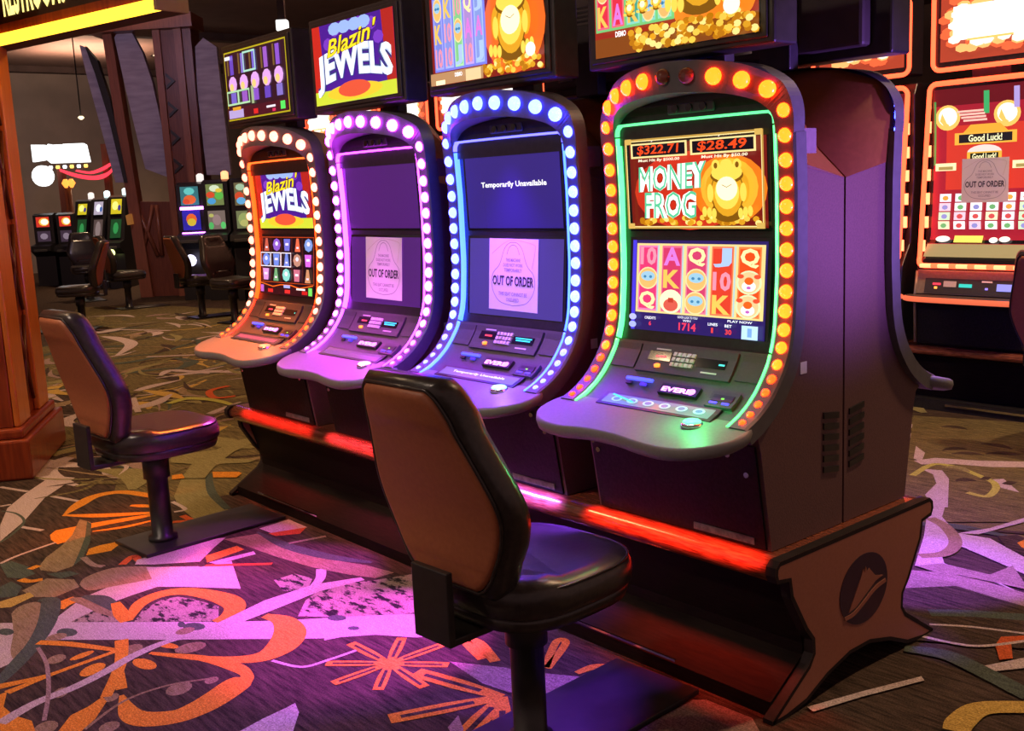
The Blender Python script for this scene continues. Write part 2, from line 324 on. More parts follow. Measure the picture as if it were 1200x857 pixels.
fstroke(cA((110, 550), (160, 560), (230, 550)), .03, C_ORANGE); fstroke(cA((160, 495), (210, 475)), .03, C_ORANGE)
fpoly(cA((250, 520), (380, 505), (430, 520), (330, 545)), C_TEAL)
fpoly(cA((470, 640), (600, 585), (760, 555), (1000, 500), (1250, 450), (1300, 600), (1000, 590), (850, 590), (700, 640), (620, 670), (540, 640)), C_LAV)
fpoly(cA((430, 580), (460, 540), (600, 490), (760, 480), (900, 488), (1010, 490), (900, 530), (760, 560), (600, 590), (480, 610)), C_TAN, 4)
fstroke(cA((660, 470), (720, 425), (760, 450), (820, 440)), .03, C_RED); fstroke(cA((450, 430), (500, 470), (560, 480)), .025, C_PINK)
fpoly(cC((-90, 260), (300, 150), (390, 140), (330, 190), (250, 270), (0, 285), (-100, 285)), C_LAV)
fpoly(cC((-40, 300), (240, 295), (380, 340), (400, 410), (200, 400), (0, 380)), C_LAV)
fpoly(cB((250, 335), (300, 230), (430, 130), (540, 170), (400, 242)), C_LAV); fstroke(cB((315, 165), (360, 135), (440, 105)), .06, C_ORANGE)
fstroke(cB((400, 105), (520, 130), (640, 215)), [.02, .06, .03], C_TAN); fstroke(cB((470, 92), (570, 110), (660, 165)), [.02, .06, .04], C_TEAL)
fpoly(cB((400, 238), (520, 180), (660, 215), (680, 238)), C_MOT); fpoly(cB((760, 238), (810, 170), (920, 110), (1010, 95), (1100, 110), (1240, 150), (1240, 235)), C_MOT)
fpoly(cC((780, 565), (820, 480), (900, 420), (1050, 385), (1198, 370), (1440, 330), (1640, 400), (1640, 560), (1198, 575)), C_MOT)
fpoly(cC((650, 370), (760, 335), (860, 360), (830, 420), (700, 430)), C_MOT)
fpoly(cB((-10, 245), (400, 240), (1200, 238), (1240, 280), (1030, 340), (400, 340), (240, 340), (70, 470), (-10, 505)), C_LAV)
fpoly(cC((0, 600), (300, 598), (700, 588), (1198, 560), (1640, 545), (1800, 640), (1420, 680), (1198, 665), (900, 685), (600, 688), (0, 692)), C_LAV)
fpoly(cB((65, 190), (110, 150), (200, 125), (250, 150), (255, 220), (200, 330), (130, 400), (80, 450), (60, 400), (75, 300)), C_TAN, 4)
fstroke(cB((215, 118), (285, 120), (270, 230), (205, 350), (120, 450), (30, 545), (-20, 600)), [.02, .06, .06, .05, .05, .04, .02], C_TEAL)
for (u, v, a, b) in [(35, 295, 45, 20), (380, 298, 60, 24), (1100, 265, 65, 22)]:
    fpoly(cB(*[(u+a*math.cos(k*.5236), v+b*math.sin(k*.5236)) for k in range(12)]), C_TEAL)
for (u, v, a, b) in [(320, 325, 60, 22), (1050, 290, 55, 20), (750, 395, 60, 30), (1080, 385, 90, 30), (1015, 618, 75, 38), (620, 835, 60, 32), (1200, 570, 40, 20), (320, 450, 55, 26), (345, 640, 45, 30), (260, 840, 70, 40), (630, 668, 45, 25)]:
    fpoly(cB(*[(u+a*math.cos(k*.5236)-b*.4*math.sin(k*.5236), v+b*math.sin(k*.5236)-a*.15*math.cos(k*.5236)) for k in range(12)]), C_TAN)
for (u, v, a, b) in [(150, 610, 20, 16), (1080, 630, 32, 11), (990, 575, 52, 16)]:
    fpoly(cC(*[(u+a*math.cos(k*.5236), v+b*math.sin(k*.5236)) for k in range(12)]), C_TEAL)
# orange flower
fstroke(cB((215, 355), (400, 365), (670, 400)), [.03, .03, .02], C_ORANGE); fstroke(cB((0, 605), (250, 548), (420, 490), (670, 400)), [.035, .022, .02, .02], C_ORANGE)
fstroke(cB((40, 640), (200, 575), (330, 525)), [.03, .02, .015], C_ORANGE); fpoly(cB((0, 650), (40, 635), (20, 720), (80, 770), (180, 800), (200, 857), (190, 960), (0, 960)), C_ORANGE)
fpoly(cB((300, 900), (400, 770), (500, 720), (580, 665), (605, 690), (540, 790), (450, 870), (420, 940)), C_ORANGE)
fstroke(cB((690, 340), (682, 480), (600, 665)), [.04, .035, .03], C_ORANGE); fstroke(cB((665, 490), (680, 560), (690, 620)), .03, C_ORANGE)
fstroke(cB((690, 655), (735, 755), (830, 790), (1000, 775))+cD((300, 705), (420, 635), (540, 550), (598, 505), (530, 452), (330, 395), (100, 370))+cB((850, 415)), [.012, .055, .075, .075, .085, .09, .085, .035, .045, .035, .02, .015], C_ORANGE)
for (u, v, a, b) in [(465, 430, 70, 14), (525, 510, 75, 30), (820, 478, 70, 30), (950, 372, 65, 16)]:
    fpoly(cB(*[(u+a*math.cos(k*.5236), v+b*math.sin(k*.5236)-(.35*a*math.cos(k*.5236) if u < 700 else -.15*a*math.cos(k*.5236))) for k in range(12)]), C_ORANGE)
fstroke(cB((735, 228), (790, 140), (900, 85), (1040, 65))+cC((300, 448), (400, 478), (440, 515), (410, 560), (330, 595)), [.02, .05, .06, .06, .07, .08, .07, .06, .03], C_ORANGE)
fstroke(cB((655, 130), (690, 195), (720, 236)), [.03, .05, .04], C_ORANGE)
fstroke(cC((0, 768), (250, 792), (450, 800), (600, 780), (700, 720), (735, 650), (700, 590), (600, 562)), [.015, .03, .045, .07, .10, .10, .07, .03], C_ORANGE)
fstroke(cB((0, 815), (200, 700), (420, 610), (600, 520), (760, 430), (950, 350), (1200, 285)), [.04, .035, .035, .035, .035, .03, .01], C_LAV)
fstroke(cB((215, 385), (265, 480), (275, 640), (250, 800)), .012, C_PINK); fstroke(cB((480, 850), (700, 690), (950, 600), (1200, 560)), .010, C_TAN)
fpoly(cC((330, 610), (600, 480), (860, 395), (1120, 355), (1140, 370), (900, 430), (650, 530), (420, 620)), C_LAV); fstroke(cC((860, 410), (900, 360), (905, 310)), [.03, .035, .035], C_LAV)
fpoly(cC((380, 150), (560, 120), (700, 190), (900, 250), (1150, 290), (1300, 330), (1198, 360), (1050, 340), (850, 300), (650, 240), (480, 180)), C_TAN)
fstroke(cC((560, 110), (720, 185), (950, 245), (1180, 275)), [.01, .05, .05, .02], C_TEAL)
fpoly(cC((570, 92), (730, 42), (830, 85), (640, 118)), C_LAV); fpoly(cC((620, 118), (825, 85), (790, 120), (660, 132)), C_RED); fstroke(cC((730, 172), (930, 133)), .02, C_PINK)
fpoly(cC((280, 240), (450, 185), (490, 205), (290, 275)), C_ORANGE); fpoly(cC((300, 275), (540, 215), (552, 230), (340, 285)), C_LAV); fstroke(cC((280, 292), (640, 282)), .02, C_RED)
fstroke(cC((640, 805), (800, 840), (950, 800), (1100, 748)), .012, C_LAV)
# star flowers
def star(c, tips, wd):
    for t in tips:
        fstroke([c, ((c[0]*.5+t[0]*.5), (c[1]*.5+t[1]*.5)), t], [wd*.5, wd, wd*.9], C_ORANGE, n=2)
        a = (c[0]*.75+t[0]*.25, c[1]*.75+t[1]*.25); b = (c[0]*.1+t[0]*.9, c[1]*.1+t[1]*.9)
        fstroke([a, b], [wd*.3, wd*.3], C_BASE, n=1)
star(cE((370, 475))[0], cE((150, 360), (440, 330), (680, 365), (705, 483), (570, 610), (305, 625), (50, 588), (10, 475)), .034)
star(cE((1010, 665))[0], cE((520, 525), (370, 790), (780, 900), (1010, 980)), .055)
fstroke(cE((970, 465), (880, 360), (800, 345), (900, 450)), .032, C_ORANGE); fstroke(cH((180, 245), (240, 105), (290, 115), (190, 250)), .024, C_ORANGE); fstroke(cH((350, 275), (450, 240), (565, 238)), [.02, .03, .01], C_ORANGE)
fpoly(cE((710, 465), (1030, 500), (1240, 560), (1300, 640), (1045, 640), (900, 590)), C_PINK); fpoly(cH((160, 275), (420, 300), (250, 390), (140, 430)), C_PINK)
fpoly(cE((0, 330), (100, 325), (0, 345)), C_LAV); fpoly(cE((755, 283), (940, 230), (975, 270)), C_LAV)
fpoly(cD((480, 900), (700, 780), (850, 710), (905, 680), (930, 740), (880, 900)), C_LAV); fpoly(cE((700, 840), (760, 770), (790, 850), (760, 930)), C_PINK)
fpoly(cH((600, 640), (830, 500), (980, 420), (1050, 420), (1300, 520), (1400, 700), (1000, 800)), C_PINK)
_fl[0] = _keep
# right hand side
fpoly(r1((230, 60), (1300, 130), (1300, 1000), (0, 1000), (150, 640)), C_OLIVE)
fpoly(r1((230, 460), (420, 435), (800, 460), (1300, 470), (1300, 520), (900, 515), (600, 490), (300, 492)), C_LAV); fpoly(r1((290, 530), (480, 545), (540, 620), (530, 870), (400, 870), (330, 760), (430, 660), (400, 580)), C_LAV)
fpoly(r1((920, 625), (1020, 620), (1160, 740), (1000, 700)), C_LAV); fpoly(r1((250, 330), (330, 390), (300, 470), (230, 440)), C_LAV)
fstroke(r1((220, 590), (350, 510), (450, 490), (620, 520), (800, 590), (930, 650), (950, 710), (870, 775), (700, 740)), .03, C_LIME)
fstroke(r1((480, 515), (620, 520), (720, 560)), [.01, .05, .01], C_SAGE); fstroke(r1((830, 610), (900, 620)), .05, C_BASE); fstroke(r1((1030, 650), (1110, 665)), .06, C_BASE)
for (a, b, c, d) in [(480, 370, 700, 360), (820, 310, 1100, 360), (560, 400, 850, 410), (470, 160, 700, 185), (860, 400, 1180, 410), (600, 640, 780, 640)]: fstroke(r1((a, b), ((a+c)/2, (b+d)/2-12), (c, d)), [.01, .06, .01], C_BASE)
fpoly(r2((340, 160), (420, -30), (520, -10), (480, 130), (600, 270), (900, 320), (1300, 540), (1300, 680), (900, 500), (620, 380), (480, 480), (500, 540), (900, 690), (1300, 860), (1000, 720), (240, 560), (320, 300)), C_LAV)
fpoly(r2((620, 275), (900, 230), (1300, 110), (1300, 150), (800, 285)), C_LAV); fstroke(r2((370, 140), (500, 210), (590, 320), (580, 400), (480, 460), (280, 475)), .045, C_TAN)
fpoly(r2((240, 560), (480, 540), (900, 640), (1100, 560), (1250, 780), (1000, 720), (600, 640), (400, 610)), C_PINK)
fpoly(r2((970, 300), (1140, 290), (1300, 350), (1300, 520), (1040, 400)), C_BASE); fpoly(r2((1140, 360), (1300, 290), (1300, 440), (1180, 400)), C_ORANGE)
fpoly(r2((180, 600), (500, 620), (900, 710), (1300, 830), (1300, 1100), (60, 1100), (140, 740)), C_PINK); fpoly(r2((150, 760), (600, 740), (1300, 950), (1300, 1300), (0, 1200)), C_BASE)
fpoly(r3((250, 715), (600, 615), (980, 518), (1000, 545), (600, 650), (290, 745)), C_LAV)
fpoly(r4((430, 485), (800, 410), (800, 480), (490, 515)), C_LAV); fpoly(r4((545, 350), (580, 300), (800, 290), (800, 325), (640, 330), (650, 430), (570, 440)), C_RED)
fstroke(r4((310, 870), (340, 810), (470, 730), (800, 725)), [.06, .065, .06, .06], C_GOLD); fstroke(r4((80, 290), (300, 340), (480, 355), (760, 320)), .014, C_LAV); fstroke(r4((150, 225), (400, 240), (760, 285)), .012, C_LAV)
fstroke(r4((0, 370), (250, 410), (450, 500), (760, 660)), [.04, .06, .06, .06], C_TEAL); fstroke(r4((150, 155), (400, 160), (760, 185)), .05, C_TEAL)
floor = FB.build('floor', None, fixn=False, kind='structure')
tag(floor, 'dark casino carpet with orange flowers and mauve ribbons')
# ---------------------------------------------------------------- shell
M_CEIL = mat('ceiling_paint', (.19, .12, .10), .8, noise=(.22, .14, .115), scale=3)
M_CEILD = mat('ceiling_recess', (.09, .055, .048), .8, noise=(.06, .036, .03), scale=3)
M_WALL = mat('hall_wall', (.22, .17, .14), .7, noise=(.26, .2, .165), scale=2)
b = MB(); b.box((-26, -7, CZ), (6, 16, CZ+.1), M_CEIL); ceil = b.build('ceiling', None, kind='structure')
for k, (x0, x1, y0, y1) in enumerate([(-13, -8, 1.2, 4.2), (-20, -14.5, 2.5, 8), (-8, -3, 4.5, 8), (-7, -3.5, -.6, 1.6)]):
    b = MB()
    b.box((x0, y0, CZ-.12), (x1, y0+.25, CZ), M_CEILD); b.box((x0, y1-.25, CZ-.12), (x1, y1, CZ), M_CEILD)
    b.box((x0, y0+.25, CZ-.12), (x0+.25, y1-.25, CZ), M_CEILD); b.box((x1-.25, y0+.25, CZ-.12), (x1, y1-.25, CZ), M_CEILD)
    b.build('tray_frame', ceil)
for nm, a, c in [('wall_left', (-20.2, -12, 0), (-20, 16, CZ)), ('wall_back', (-26, 16, 0), (9, 16.2, CZ))]:
    b = MB(); b.box(a, c, M_WALL); b.build(nm, None, kind='structure')
for i, (x, y) in enumerate(DOWNLIGHTS):
    t = empty('ceiling_downlight', (x, y, CZ), 0, 'round recessed ceiling downlight with a chrome trim ring', 'light', 'recessed ceiling downlights')
    b = MB(); b.lathe([(.15, 0), (.15, -.012), (.12, -.012), (.12, 0)], M_CHROME, 20); b.build('trim_ring', t)
    b = MB(); b.lathe([(.118, -.001), (.118, -.004)], emis((1, .75, .45), 2.0), 20); b.build('lens', t)
# ---------------------------------------------------------------- the long base under the bank
XC = [-1.022, -.302, .418, 1.138]; YM = .246; ZB = .405; BX0, BX1 = -1.42, 1.455
base = empty('machine_base', ((BX0+BX1)/2, YM, 0), 0, 'long laminate slot machine base with bullnose edge and carved end panels', 'base')
bl = Vector(((BX0+BX1)/2, YM, 0))
def mir(pts): return pts+[(2*YM-y, z) for y, z in reversed(pts)]
def shift(mb): mb.v = [tuple(Vector(v)-bl) for v in mb.v]; return mb
def sp(pts): return [(y, z) for y, z in pts]
b = MB(); b.prism(mir([(-.058, .366), (-.058, ZB)]), BX0, BX1, 0, M_WOOD); shift(b).build('deck', base)
for s in (0, 1):
    b = MB(); yy = -.068 if s == 0 else 2*YM+.068
    b.tube([(BX0, yy, .372), (BX1, yy, .372)], .034, M_WOOD, 20); shift(b).build('bullnose', base)
    b = MB(); pr = [(-.03, .352), (-.03, .362), (.02, .362), (.05, .16), (.05, .1), (-.085, .03), (-.085, 0), (-.10, 0), (-.10, .04), (.03, .12), (.03, .15)]
    if s: pr = [(2*YM-y, z) for y, z in pr]
    b.prism(pr, BX0, BX1, 0, M_KICK); shift(b).build('kick_panel', base)
    for x0 in ((.66, -1.2) if s == 0 else (.66,)):
        b = MB(); b.box((x0, (-.112 if s == 0 else 2*YM+.106), .052), (x0+.5, (-.106 if s == 0 else 2*YM+.112), .058), M_CHROME); shift(b).build('metal_strip', base)
EP = [(-.098, .405), (-.115, .392), (-.118, .372), (-.108, .352), (-.062, .346), (-.055, .30), (.005, .20), (.034, .165), (.036, .13), (.018, .105), (-.13, .012), (-.13, 0), (-.075, 0), (.01, .012), (.10, .05), (.2, .075)]
for xe in (BX0-.028, BX1):
    b = MB(); b.prism(mir(EP), xe, xe+.028, 0, M_TAN, side=M_TRIM); e = shift(b).build('end_panel', base)
    b = MB(); ring = [Vector((0, y, z)) for y, z in mir(EP)]; cen = Vector((0, YM, .2)); n = len(ring)
    for x_in in (xe-.0015, xe+.0275):
        inn = []
        for i in range(n):
            t = (ring[(i+1) % n]-ring[i-1]); nn = Vector((0, -t.z, t.y)).normalized()
            q = ring[i]+nn*.011
            if (q-cen).length > (ring[i]-cen).length: q = ring[i]-nn*.011
            inn.append(q)
        b.add([(x_in+.001, p.y, p.z) for p in ring]+[(x_in+.001, p.y, p.z) for p in inn], [(i, (i+1) % n, n+(i+1) % n, n+i) for i in range(n)], M_TRIM)
    et = shift(b).build('edge_trim', e); 
    if xe > 0:
        # round mountain emblem
        cy, cz, ry, rz = .262, .2365, .112, .094; X = BX1+.028
        b = MB(); pts = [(cy+ry*math.cos(k*.1745), cz+rz*math.sin(k*.1745)) for k in range(36)]
        b.prism(pts, X, X+.0015, 0, mat('emblem_dark', (.025, .008, .02), .35, noise=(.03, .01, .022), scale=60)); shift(b).build('emblem_disc', e)
        b = MB()
        mt = [(cy-.072, cz-.045), (cy-.02, cz+.03), (cy-.008, cz+.055), (cy-.002, cz+.042), (cy+.004, cz+.058), (cy+.012, cz+.044), (cy+.02, cz+.05), (cy+.05, cz+.022), (cy+.088, cz+.012), (cy+.05, cz+.006), (cy+.0, cz-.02), (cy-.04, cz-.04)]
        b.prism(mt, X+.0015, X+.003, 0, M_TAN); shift(b).build('emblem_mountain', e)
        b = MB(); sw = cat_rom([(cy-.092, cz-.052), (cy-.05, cz-.05), (cy, cz-.03), (cy+.05, cz-.008), (cy+.1, cz+.0)], 5)
        pl = [(y, z) for y, z in sw]+[(y+.004, z-.011) for y, z in reversed(sw)]
        b.prism(pl, X+.0015, X+.003, 0, M_TAN); shift(b).build('emblem_swoosh', e)
# ---------------------------------------------------------------- slot machine of the bank
PROF = [(.010, 1.452), (.014, 1.40), (.017, 1.34), (.020, 1.28), (.020, 1.08), (.017, 1.03), (.009, .94), (-.002, .898), (-.018, .860), (-.042, .826), (-.067, .797), (-.098, .771), (-.135, .749), (-.178, .731)]
_S = [0]
for a, c in zip(PROF, PROF[1:]): _S.append(_S[-1]+math.hypot(c[0]-a[0], c[1]-a[1]))
def prof(s):
    for i in range(len(PROF)-1):
        if s <= _S[i+1] or i == len(PROF)-2:
            t = (s-_S[i])/(_S[i+1]-_S[i]); y = PROF[i][0]+(PROF[i+1][0]-PROF[i][0])*t; z = PROF[i][1]+(PROF[i+1][1]-PROF[i][1])*t
            j0, j1 = max(i-1, 0), min(i+2, len(PROF)-1)
            d = Vector((0, PROF[j1][0]-PROF[j0][0], PROF[j1][1]-PROF[j0][1])).normalized()
            return y, z, Vector((0, d.z, -d.y))        # point and outward normal
def s_of_z(z):
    for i in range(len(PROF)-1):
        if PROF[i+1][1] <= z <= PROF[i][1]: return _S[i]+(_S[i+1]-_S[i])*(PROF[i][1]-z)/(PROF[i][1]-PROF[i+1][1])
def on_prof(x, s, h=0):
    y, z, n = prof(s); return Vector((x, y, z))+n*h
def yv(x): return -.08+.085*(x/.28)**2
OUT = cat_rom([(.31, 1.40), (.31, 1.45), (.298, 1.492), (.268, 1.528), (.2, 1.563), (.1, 1.582), (0, 1.588)], 4)
INN = cat_rom([(.258, 1.40), (.258, 1.43), (.25, 1.455), (.222, 1.48), (.165, 1.498), (.08, 1.509), (0, 1.513)], 4)
OUT = OUT+[(-x, z) for x, z in reversed(OUT[:-1])]; INN = INN+[(-x, z) for x, z in reversed(INN[:-1])]
def yvis(x, z):          # visor front: meets the flat side bezel at z = 1.40
    k = min(1, max(0, (z-1.40)/.1)); k = k*k*(3-2*k); return (1-k)*(.012)+k*(min(.006, yv(x)) if abs(x) < .3 else .006)
BULBS = [(x, yv(x)-.002, z, .040) for x, z in ((0, 1.552), (.07, 1.548), (.139, 1.540), (.202, 1.526), (.255, 1.501))]
BULBS = [(x, y, z, .041) for x, y, z, d in BULBS]
BULBS = [(-x, y, z, d) for x, y, z, d in BULBS[:0:-1]]+BULBS
BZ = [1.452, 1.395, 1.338, 1.284, 1.231, 1.180, 1.130, 1.081, 1.031, .985, .940, .898, .858, .826, .797, .773, .754, .740]
def dome_mesh(m):
    b = MB(); n = 14
    rings = [[(r*math.cos(2*math.pi*k/n), -h, r*math.sin(2*math.pi*k/n)) for k in range(n)] for r, h in ((.5, 0), (.46, .16), (.33, .29), (.14, .36))]
    b.loft(rings, m); return b.mesh('bulb')
def dz(mb): mb.v = [(x, y, z-ZB) for x, y, z in mb.v]; return mb
def strip(b, xs, s0, s1, h, m, n=14):           # ribbon over the face profile
    for i in range(n):
        a, c = s0+(s1-s0)*i/n, s0+(s1-s0)*(i+1)/n
        for k in range(len(xs)-1):
            b.add([on_prof(xs[k], a, h), on_prof(xs[k], c, h), on_prof(xs[k+1], c, h), on_prof(xs[k+1], a, h)], [(0, 1, 2, 3)], m, True)
def slab(b, x0, x1, s0, s1, h, m, th=.012, n=4):   # raised plate following the profile
    vs = []; N = n+1
    for hh in (h, h-th):
        for i in range(N):
            s = s0+(s1-s0)*i/n; vs += [on_prof(x0, s, hh), on_prof(x1, s, hh)]
    fs = []
    for i in range(n):
        a = 2*i; fs += [(a, a+2, a+3, a+1), (2*N+a, 2*N+a+1, 2*N+a+3, 2*N+a+2), (a, 2*N+a, 2*N+a+2, a+2), (a+1, a+3, 2*N+a+3, 2*N+a+1)]
    fs += [(0, 1, 2*N+1, 2*N), (2*n, 2*N+2*n, 2*N+2*n+1, 2*n+1)]
    b.add(vs, fs, m)
REC = .012                                        # the screens sit this deep behind the bezel
def frog(p, cu, cv, r, ar):
    G, GD, GL, W = emis('e0a020', 1), emis('8a5a08', .8), emis('f6d050', 1.1), emis('fff6c8', 1.15)
    e = lambda du, dv, a, c, m: p.ell(cu+du*r, cv+dv*r*ar, a*r, c*r*ar, m)
    e(0, -.55, .62, .34, GD); e(-.62, .1, .2, .42, G); e(.62, .1, .2, .42, G); e(0, 0, .62, .78, GD); e(0, .02, .58, .74, G)
    e(0, .52, .62, .26, GD); e(0, .6, .58, .26, GL); e(-.4, .82, .16, .18, GL); e(.4, .82, .16, .18, GL); e(0, .86, .22, .14, GL); e(-.4, .82, .07, .09, GD); e(.4, .82, .07, .09, GD)
    e(0, .0, .46, .5, GL); e(0, .12, .4, .36, W); p.line([(cu-.18*r, cv+.24*r*ar), (cu, cv+.16*r*ar), (cu+.18*r, cv+.24*r*ar)], .02*r*p.U.length, GD)
    for sx in (-1, 1):
        for k in range(3): e(sx*(.5+.18*k), -.62+.03*k, .09, .16, GL)
        e(sx*.62, .0, .12, .28, GL)
def coins(p, u0, u1, v0, v1, n=40):
    rr = random.Random(11)
    for i in range(n): p.ell(rr.uniform(u0, u1), rr.uniform(v0, v1), .022, .03, emis(rr.choice(['f2c84a', 'd89a1e', 'fbe58a', 'b87408']), 1), 8)
def jewels(p):
    p.rect(0, 0, 1, 1, emis('4a1a9a', .8)); p.poly([(0, 0), (.14, 0), (.1, 1), (0, 1)], emis('c8281e', .9)); p.poly([(.9, 0), (1, 0), (1, 1), (.86, 1)], emis('b0241e', .9))
    for u, v in ((.2, .75), (.3, .9), (.75, .88), (.82, .7), (.6, .92)): p.ell(u, v, .06, .08, emis('7a3ac8', .9), 8)
    p.rect(0, 0, 1, .17, emis('c8d838', 1)); p.ell(.5, .12, .34, .1, emis('f0c830', 1)); p.ell(.5, .15, .2, .1, emis('e8583a', .9))
    for u in (.3, .42, .55, .66): p.ell(u, .92, .08, .08, emis('9ab8f0', .95), 10)
    arch = lambda u, v: (u, v+.10*(1-((u-.5)/.45)**2)-.10)
    for k, (m, bd) in enumerate(((emis('3a4a90', .6), .085), (emis('c4d4f8', 1), .05), (emis('f4f8ff', 1.25), .025))):
        p.text('JEWELS', .04, .20, .97, .70, m, bd, 0, arch)
    sl = lambda u, v: (u, v+(u-.5)*.22)
    p.text("Blazin'", .18, .64, .82, .86, emis('5a3a08', .5), .05, .25, sl); p.text("Blazin'", .19, .645, .81, .865, emis('f8d828', 1.1), .015, .25, sl)
def grid(p):
    p.rect(0, 0, 1, 1, emis('1a0c18', .7)); p.frame(.01, .2, .99, .985, .006, emis('c84a18', .9))
    cols = [['c05a4a', '8a5ad0', '6a70d8', 'e86a4a', '7a9ae0'], ['6a8ae8', '6a8ae8', '6a8ae8', 'b88a78', 'd86ae8'], ['d89ae0', '68a878', '78d8d0', 'c0708a', 'c89068']]
    for r in range(3):
        for c in range(5):
            u = .1+.2*c; v = .85-.255*r; m = emis(cols[r][c], .95); m2 = emis('f0e8ff', .9)
            if (r + c) % 3 == 1: p.ell(u, v, .075, .11, m, 8); p.ell(u, v+.02, .03, .04, m2, 6)
            elif (r+c) % 3 == 2: p.poly([(u-.06, v+.1), (u+.06, v+.1), (u+.045, v-.1), (u-.045, v-.1)], m); p.rect(u-.03, v-.01, u+.03, v+.03, m2)
            else: p.poly([(u-.02, v+.11), (u+.02, v+.11), (u+.05, v-.11), (u-.05, v-.11)], m); p.rect(u-.02, v-.06, u+.02, v-.03, m2)
            p.line([(.2*c+.2, .22), (.2*c+.2, .97)], .0015, emis('6a2a20', .7))
    for c in range(3): p.frame(.01+.2*c, .475, .2+.2*c, .72, .008, emis('f0f0ff', 1))
    p.rect(.0, .0, 1, .17, emis('30101a', .7)); p.line([(0, .19), (.25, .13), (.4, .17), (.6, .17), (.75, .13), (1, .19)], .004, emis('e86a18', 1))
    for u, h in ((.15, 'd82a2a'), (.48, 'e03030'), (.8, 'c82020')): p.rect(u, .03, u+.1, .09, emis(h, .9))
    p.rect(.46, .12, .58, .17, emis('90a8e8', 1)); p.rect(.7, .1, .86, .13, emis('f0f0f0', 1)); p.rect(.92, .02, .985, .15, emis('70e060', 1)); p.rect(.01, .03, .07, .15, emis('c86ad8', .9))
def reels(p, u0, v0, u1, v1, pal, seed, frame_c, bg):
    rr = random.Random(seed); p.rect(u0, v0, u1, v1, emis(frame_c, .95)); n = 5; w_ = (u1-u0)/n; hh = (v1-v0)
    sets = seed == 1 and [['10', 'o', 'Q'], ['A', 'K', 'c'], ['Q', 'o', 'o'], ['J', '10', 'K'], ['Q', 't', 't']] or [[rr.choice(['J', 'A', 'K', 'Q', 'o', '10']) for _ in range(3)] for _ in range(5)]
    for c in range(n):
        a = u0+w_*(c+.09); e = u0+w_*(c+.91); p.rect(a, v0+hh*.03, e, v1-hh*.03, emis(bg[c % len(bg)], .95)); p.rect(a+.01, v0+hh*.06, e-.01, v1-hh*.06, emis(pal[c % len(pal)], .9))
        for r in range(3):
            uc = (a+e)/2; vc = v1-hh*(.18+.32*r); t = sets[c][r]; rw = w_*.34; rh = hh*.13
            if t == 'o': p.ell(uc, vc, w_*.42, hh*.16, emis('f2d9a0', 1)); p.ell(uc, vc, w_*.37, hh*.14, emis('f4b86a', 1)); p.ell(uc, vc+hh*.03, w_*.3, hh*.07, emis('9ac8e0', 1)); p.ell(uc-w_*.12, vc+hh*.02, .012, .016, emis('3a80b0', 1), 8); p.ell(uc+w_*.12, vc+hh*.02, .012, .016, emis('3a80b0', 1), 8)
            elif t == 'c': p.ell(uc, vc, w_*.46, hh*.17, emis('f8f0c0', 1.1)); p.ell(uc, vc-hh*.05, w_*.3, hh*.09, emis('d85a4a', 1)); p.rect(uc-.02, vc-.01, uc+.02, vc+.04, emis('c03828', 1))
            elif t == 't':
                p.ell(uc, vc, w_*.46, hh*.16, emis('d8e8b8', 1)); p.ell(uc, vc, w_*.38, hh*.14, emis('f6c890', 1)); p.ell(uc, vc-hh*.05, w_*.25, hh*.07, emis('fff4f4', 1.1)); p.ell(uc, vc+hh*.02, w_*.16, hh*.05, emis('e86018', 1)); p.ell(uc, vc-hh*.07, w_*.08, hh*.02, emis('c060c0', 1))
                p.ell(uc-w_*.3, vc+hh*.08, w_*.12, hh*.03, emis('e85030', 1)); p.ell(uc+w_*.3, vc+hh*.08, w_*.12, hh*.03, emis('e85030', 1))
            else:
                col = {'J': 'a8c4f0', 'A': 'd878d8', 'K': 'e8c058', 'Q': 'fbeaa8', '10': 'e890a8'}[t]
                p.text(t, uc-rw, vc-rh, uc+rw, vc+rh, emis(col, 1.05), .035)
def up_frog(p):
    p.rect(0, 0, 1, 1, emis('7a1410', .8)); p.ell(.45, .4, .42, .42, emis('c8301a', .95)); p.ell(.74, .4, .26, .36, emis('e87818', 1)); p.ell(.74, .42, .2, .3, emis('f8b030', 1))
    coins(p, .08, .95, .05, .12, 60); p.rect(0, 0, 1, .02, emis('3a0a06', .5)); frog(p, .745, .37, .185, 1.85)
    W, Gn = emis('fbfff4', 1.2), emis('58c898', 1)
    for k, (m, bd) in enumerate(((emis('a02018', .8), .10), (W, .075), (Gn, -.008))):
        p.text('MONEY', .09, .40, .61, .68, m, bd, .08, lambda u, v: (u, v+(u-.1)*.06)); p.text('FROG', .13, .11, .53, .40, m, bd, .08)
    for u0, u1, t in ((.04, .475, '$322.71'), (.5, .955, '$28.49')):
        p.rect(u0, .775, u1, .935, emis('f0d890', 1.1)); p.rect(u0+.015, .795, u1-.015, .917, emis('0c0818', .6)); p.text(t, u0+.05, .80, u1-.06, .912, emis('f04818', 1.05), .02, .1)
    p.text('MINI JACKPOT', .13, .945, .36, .985, emis('fff0f0', 1.2), .03, .15); p.text('MINI JACKPOT', .62, .945, .87, .985, emis('fff0f0', 1.2), .03, .15)
    p.text('Must Hit By $500.00', .1, .725, .42, .765, emis('fff0d0', 1.1), .02, .1); p.text('Must Hit By $50.00', .58, .725, .9, .765, emis('fff0d0', 1.1), .02, .1)
    p.frame(-.005, 0, 1.005, .985, .016, emis('caa04a', .85)); p.frame(.006, .018, .994, .965, .004, emis('fbe9a0', 1.1))
    for u in (.0, .95):
        for v in (.0, .93): p.rect(u, v, u+.05, v+.06, emis('d8b45a', .95))
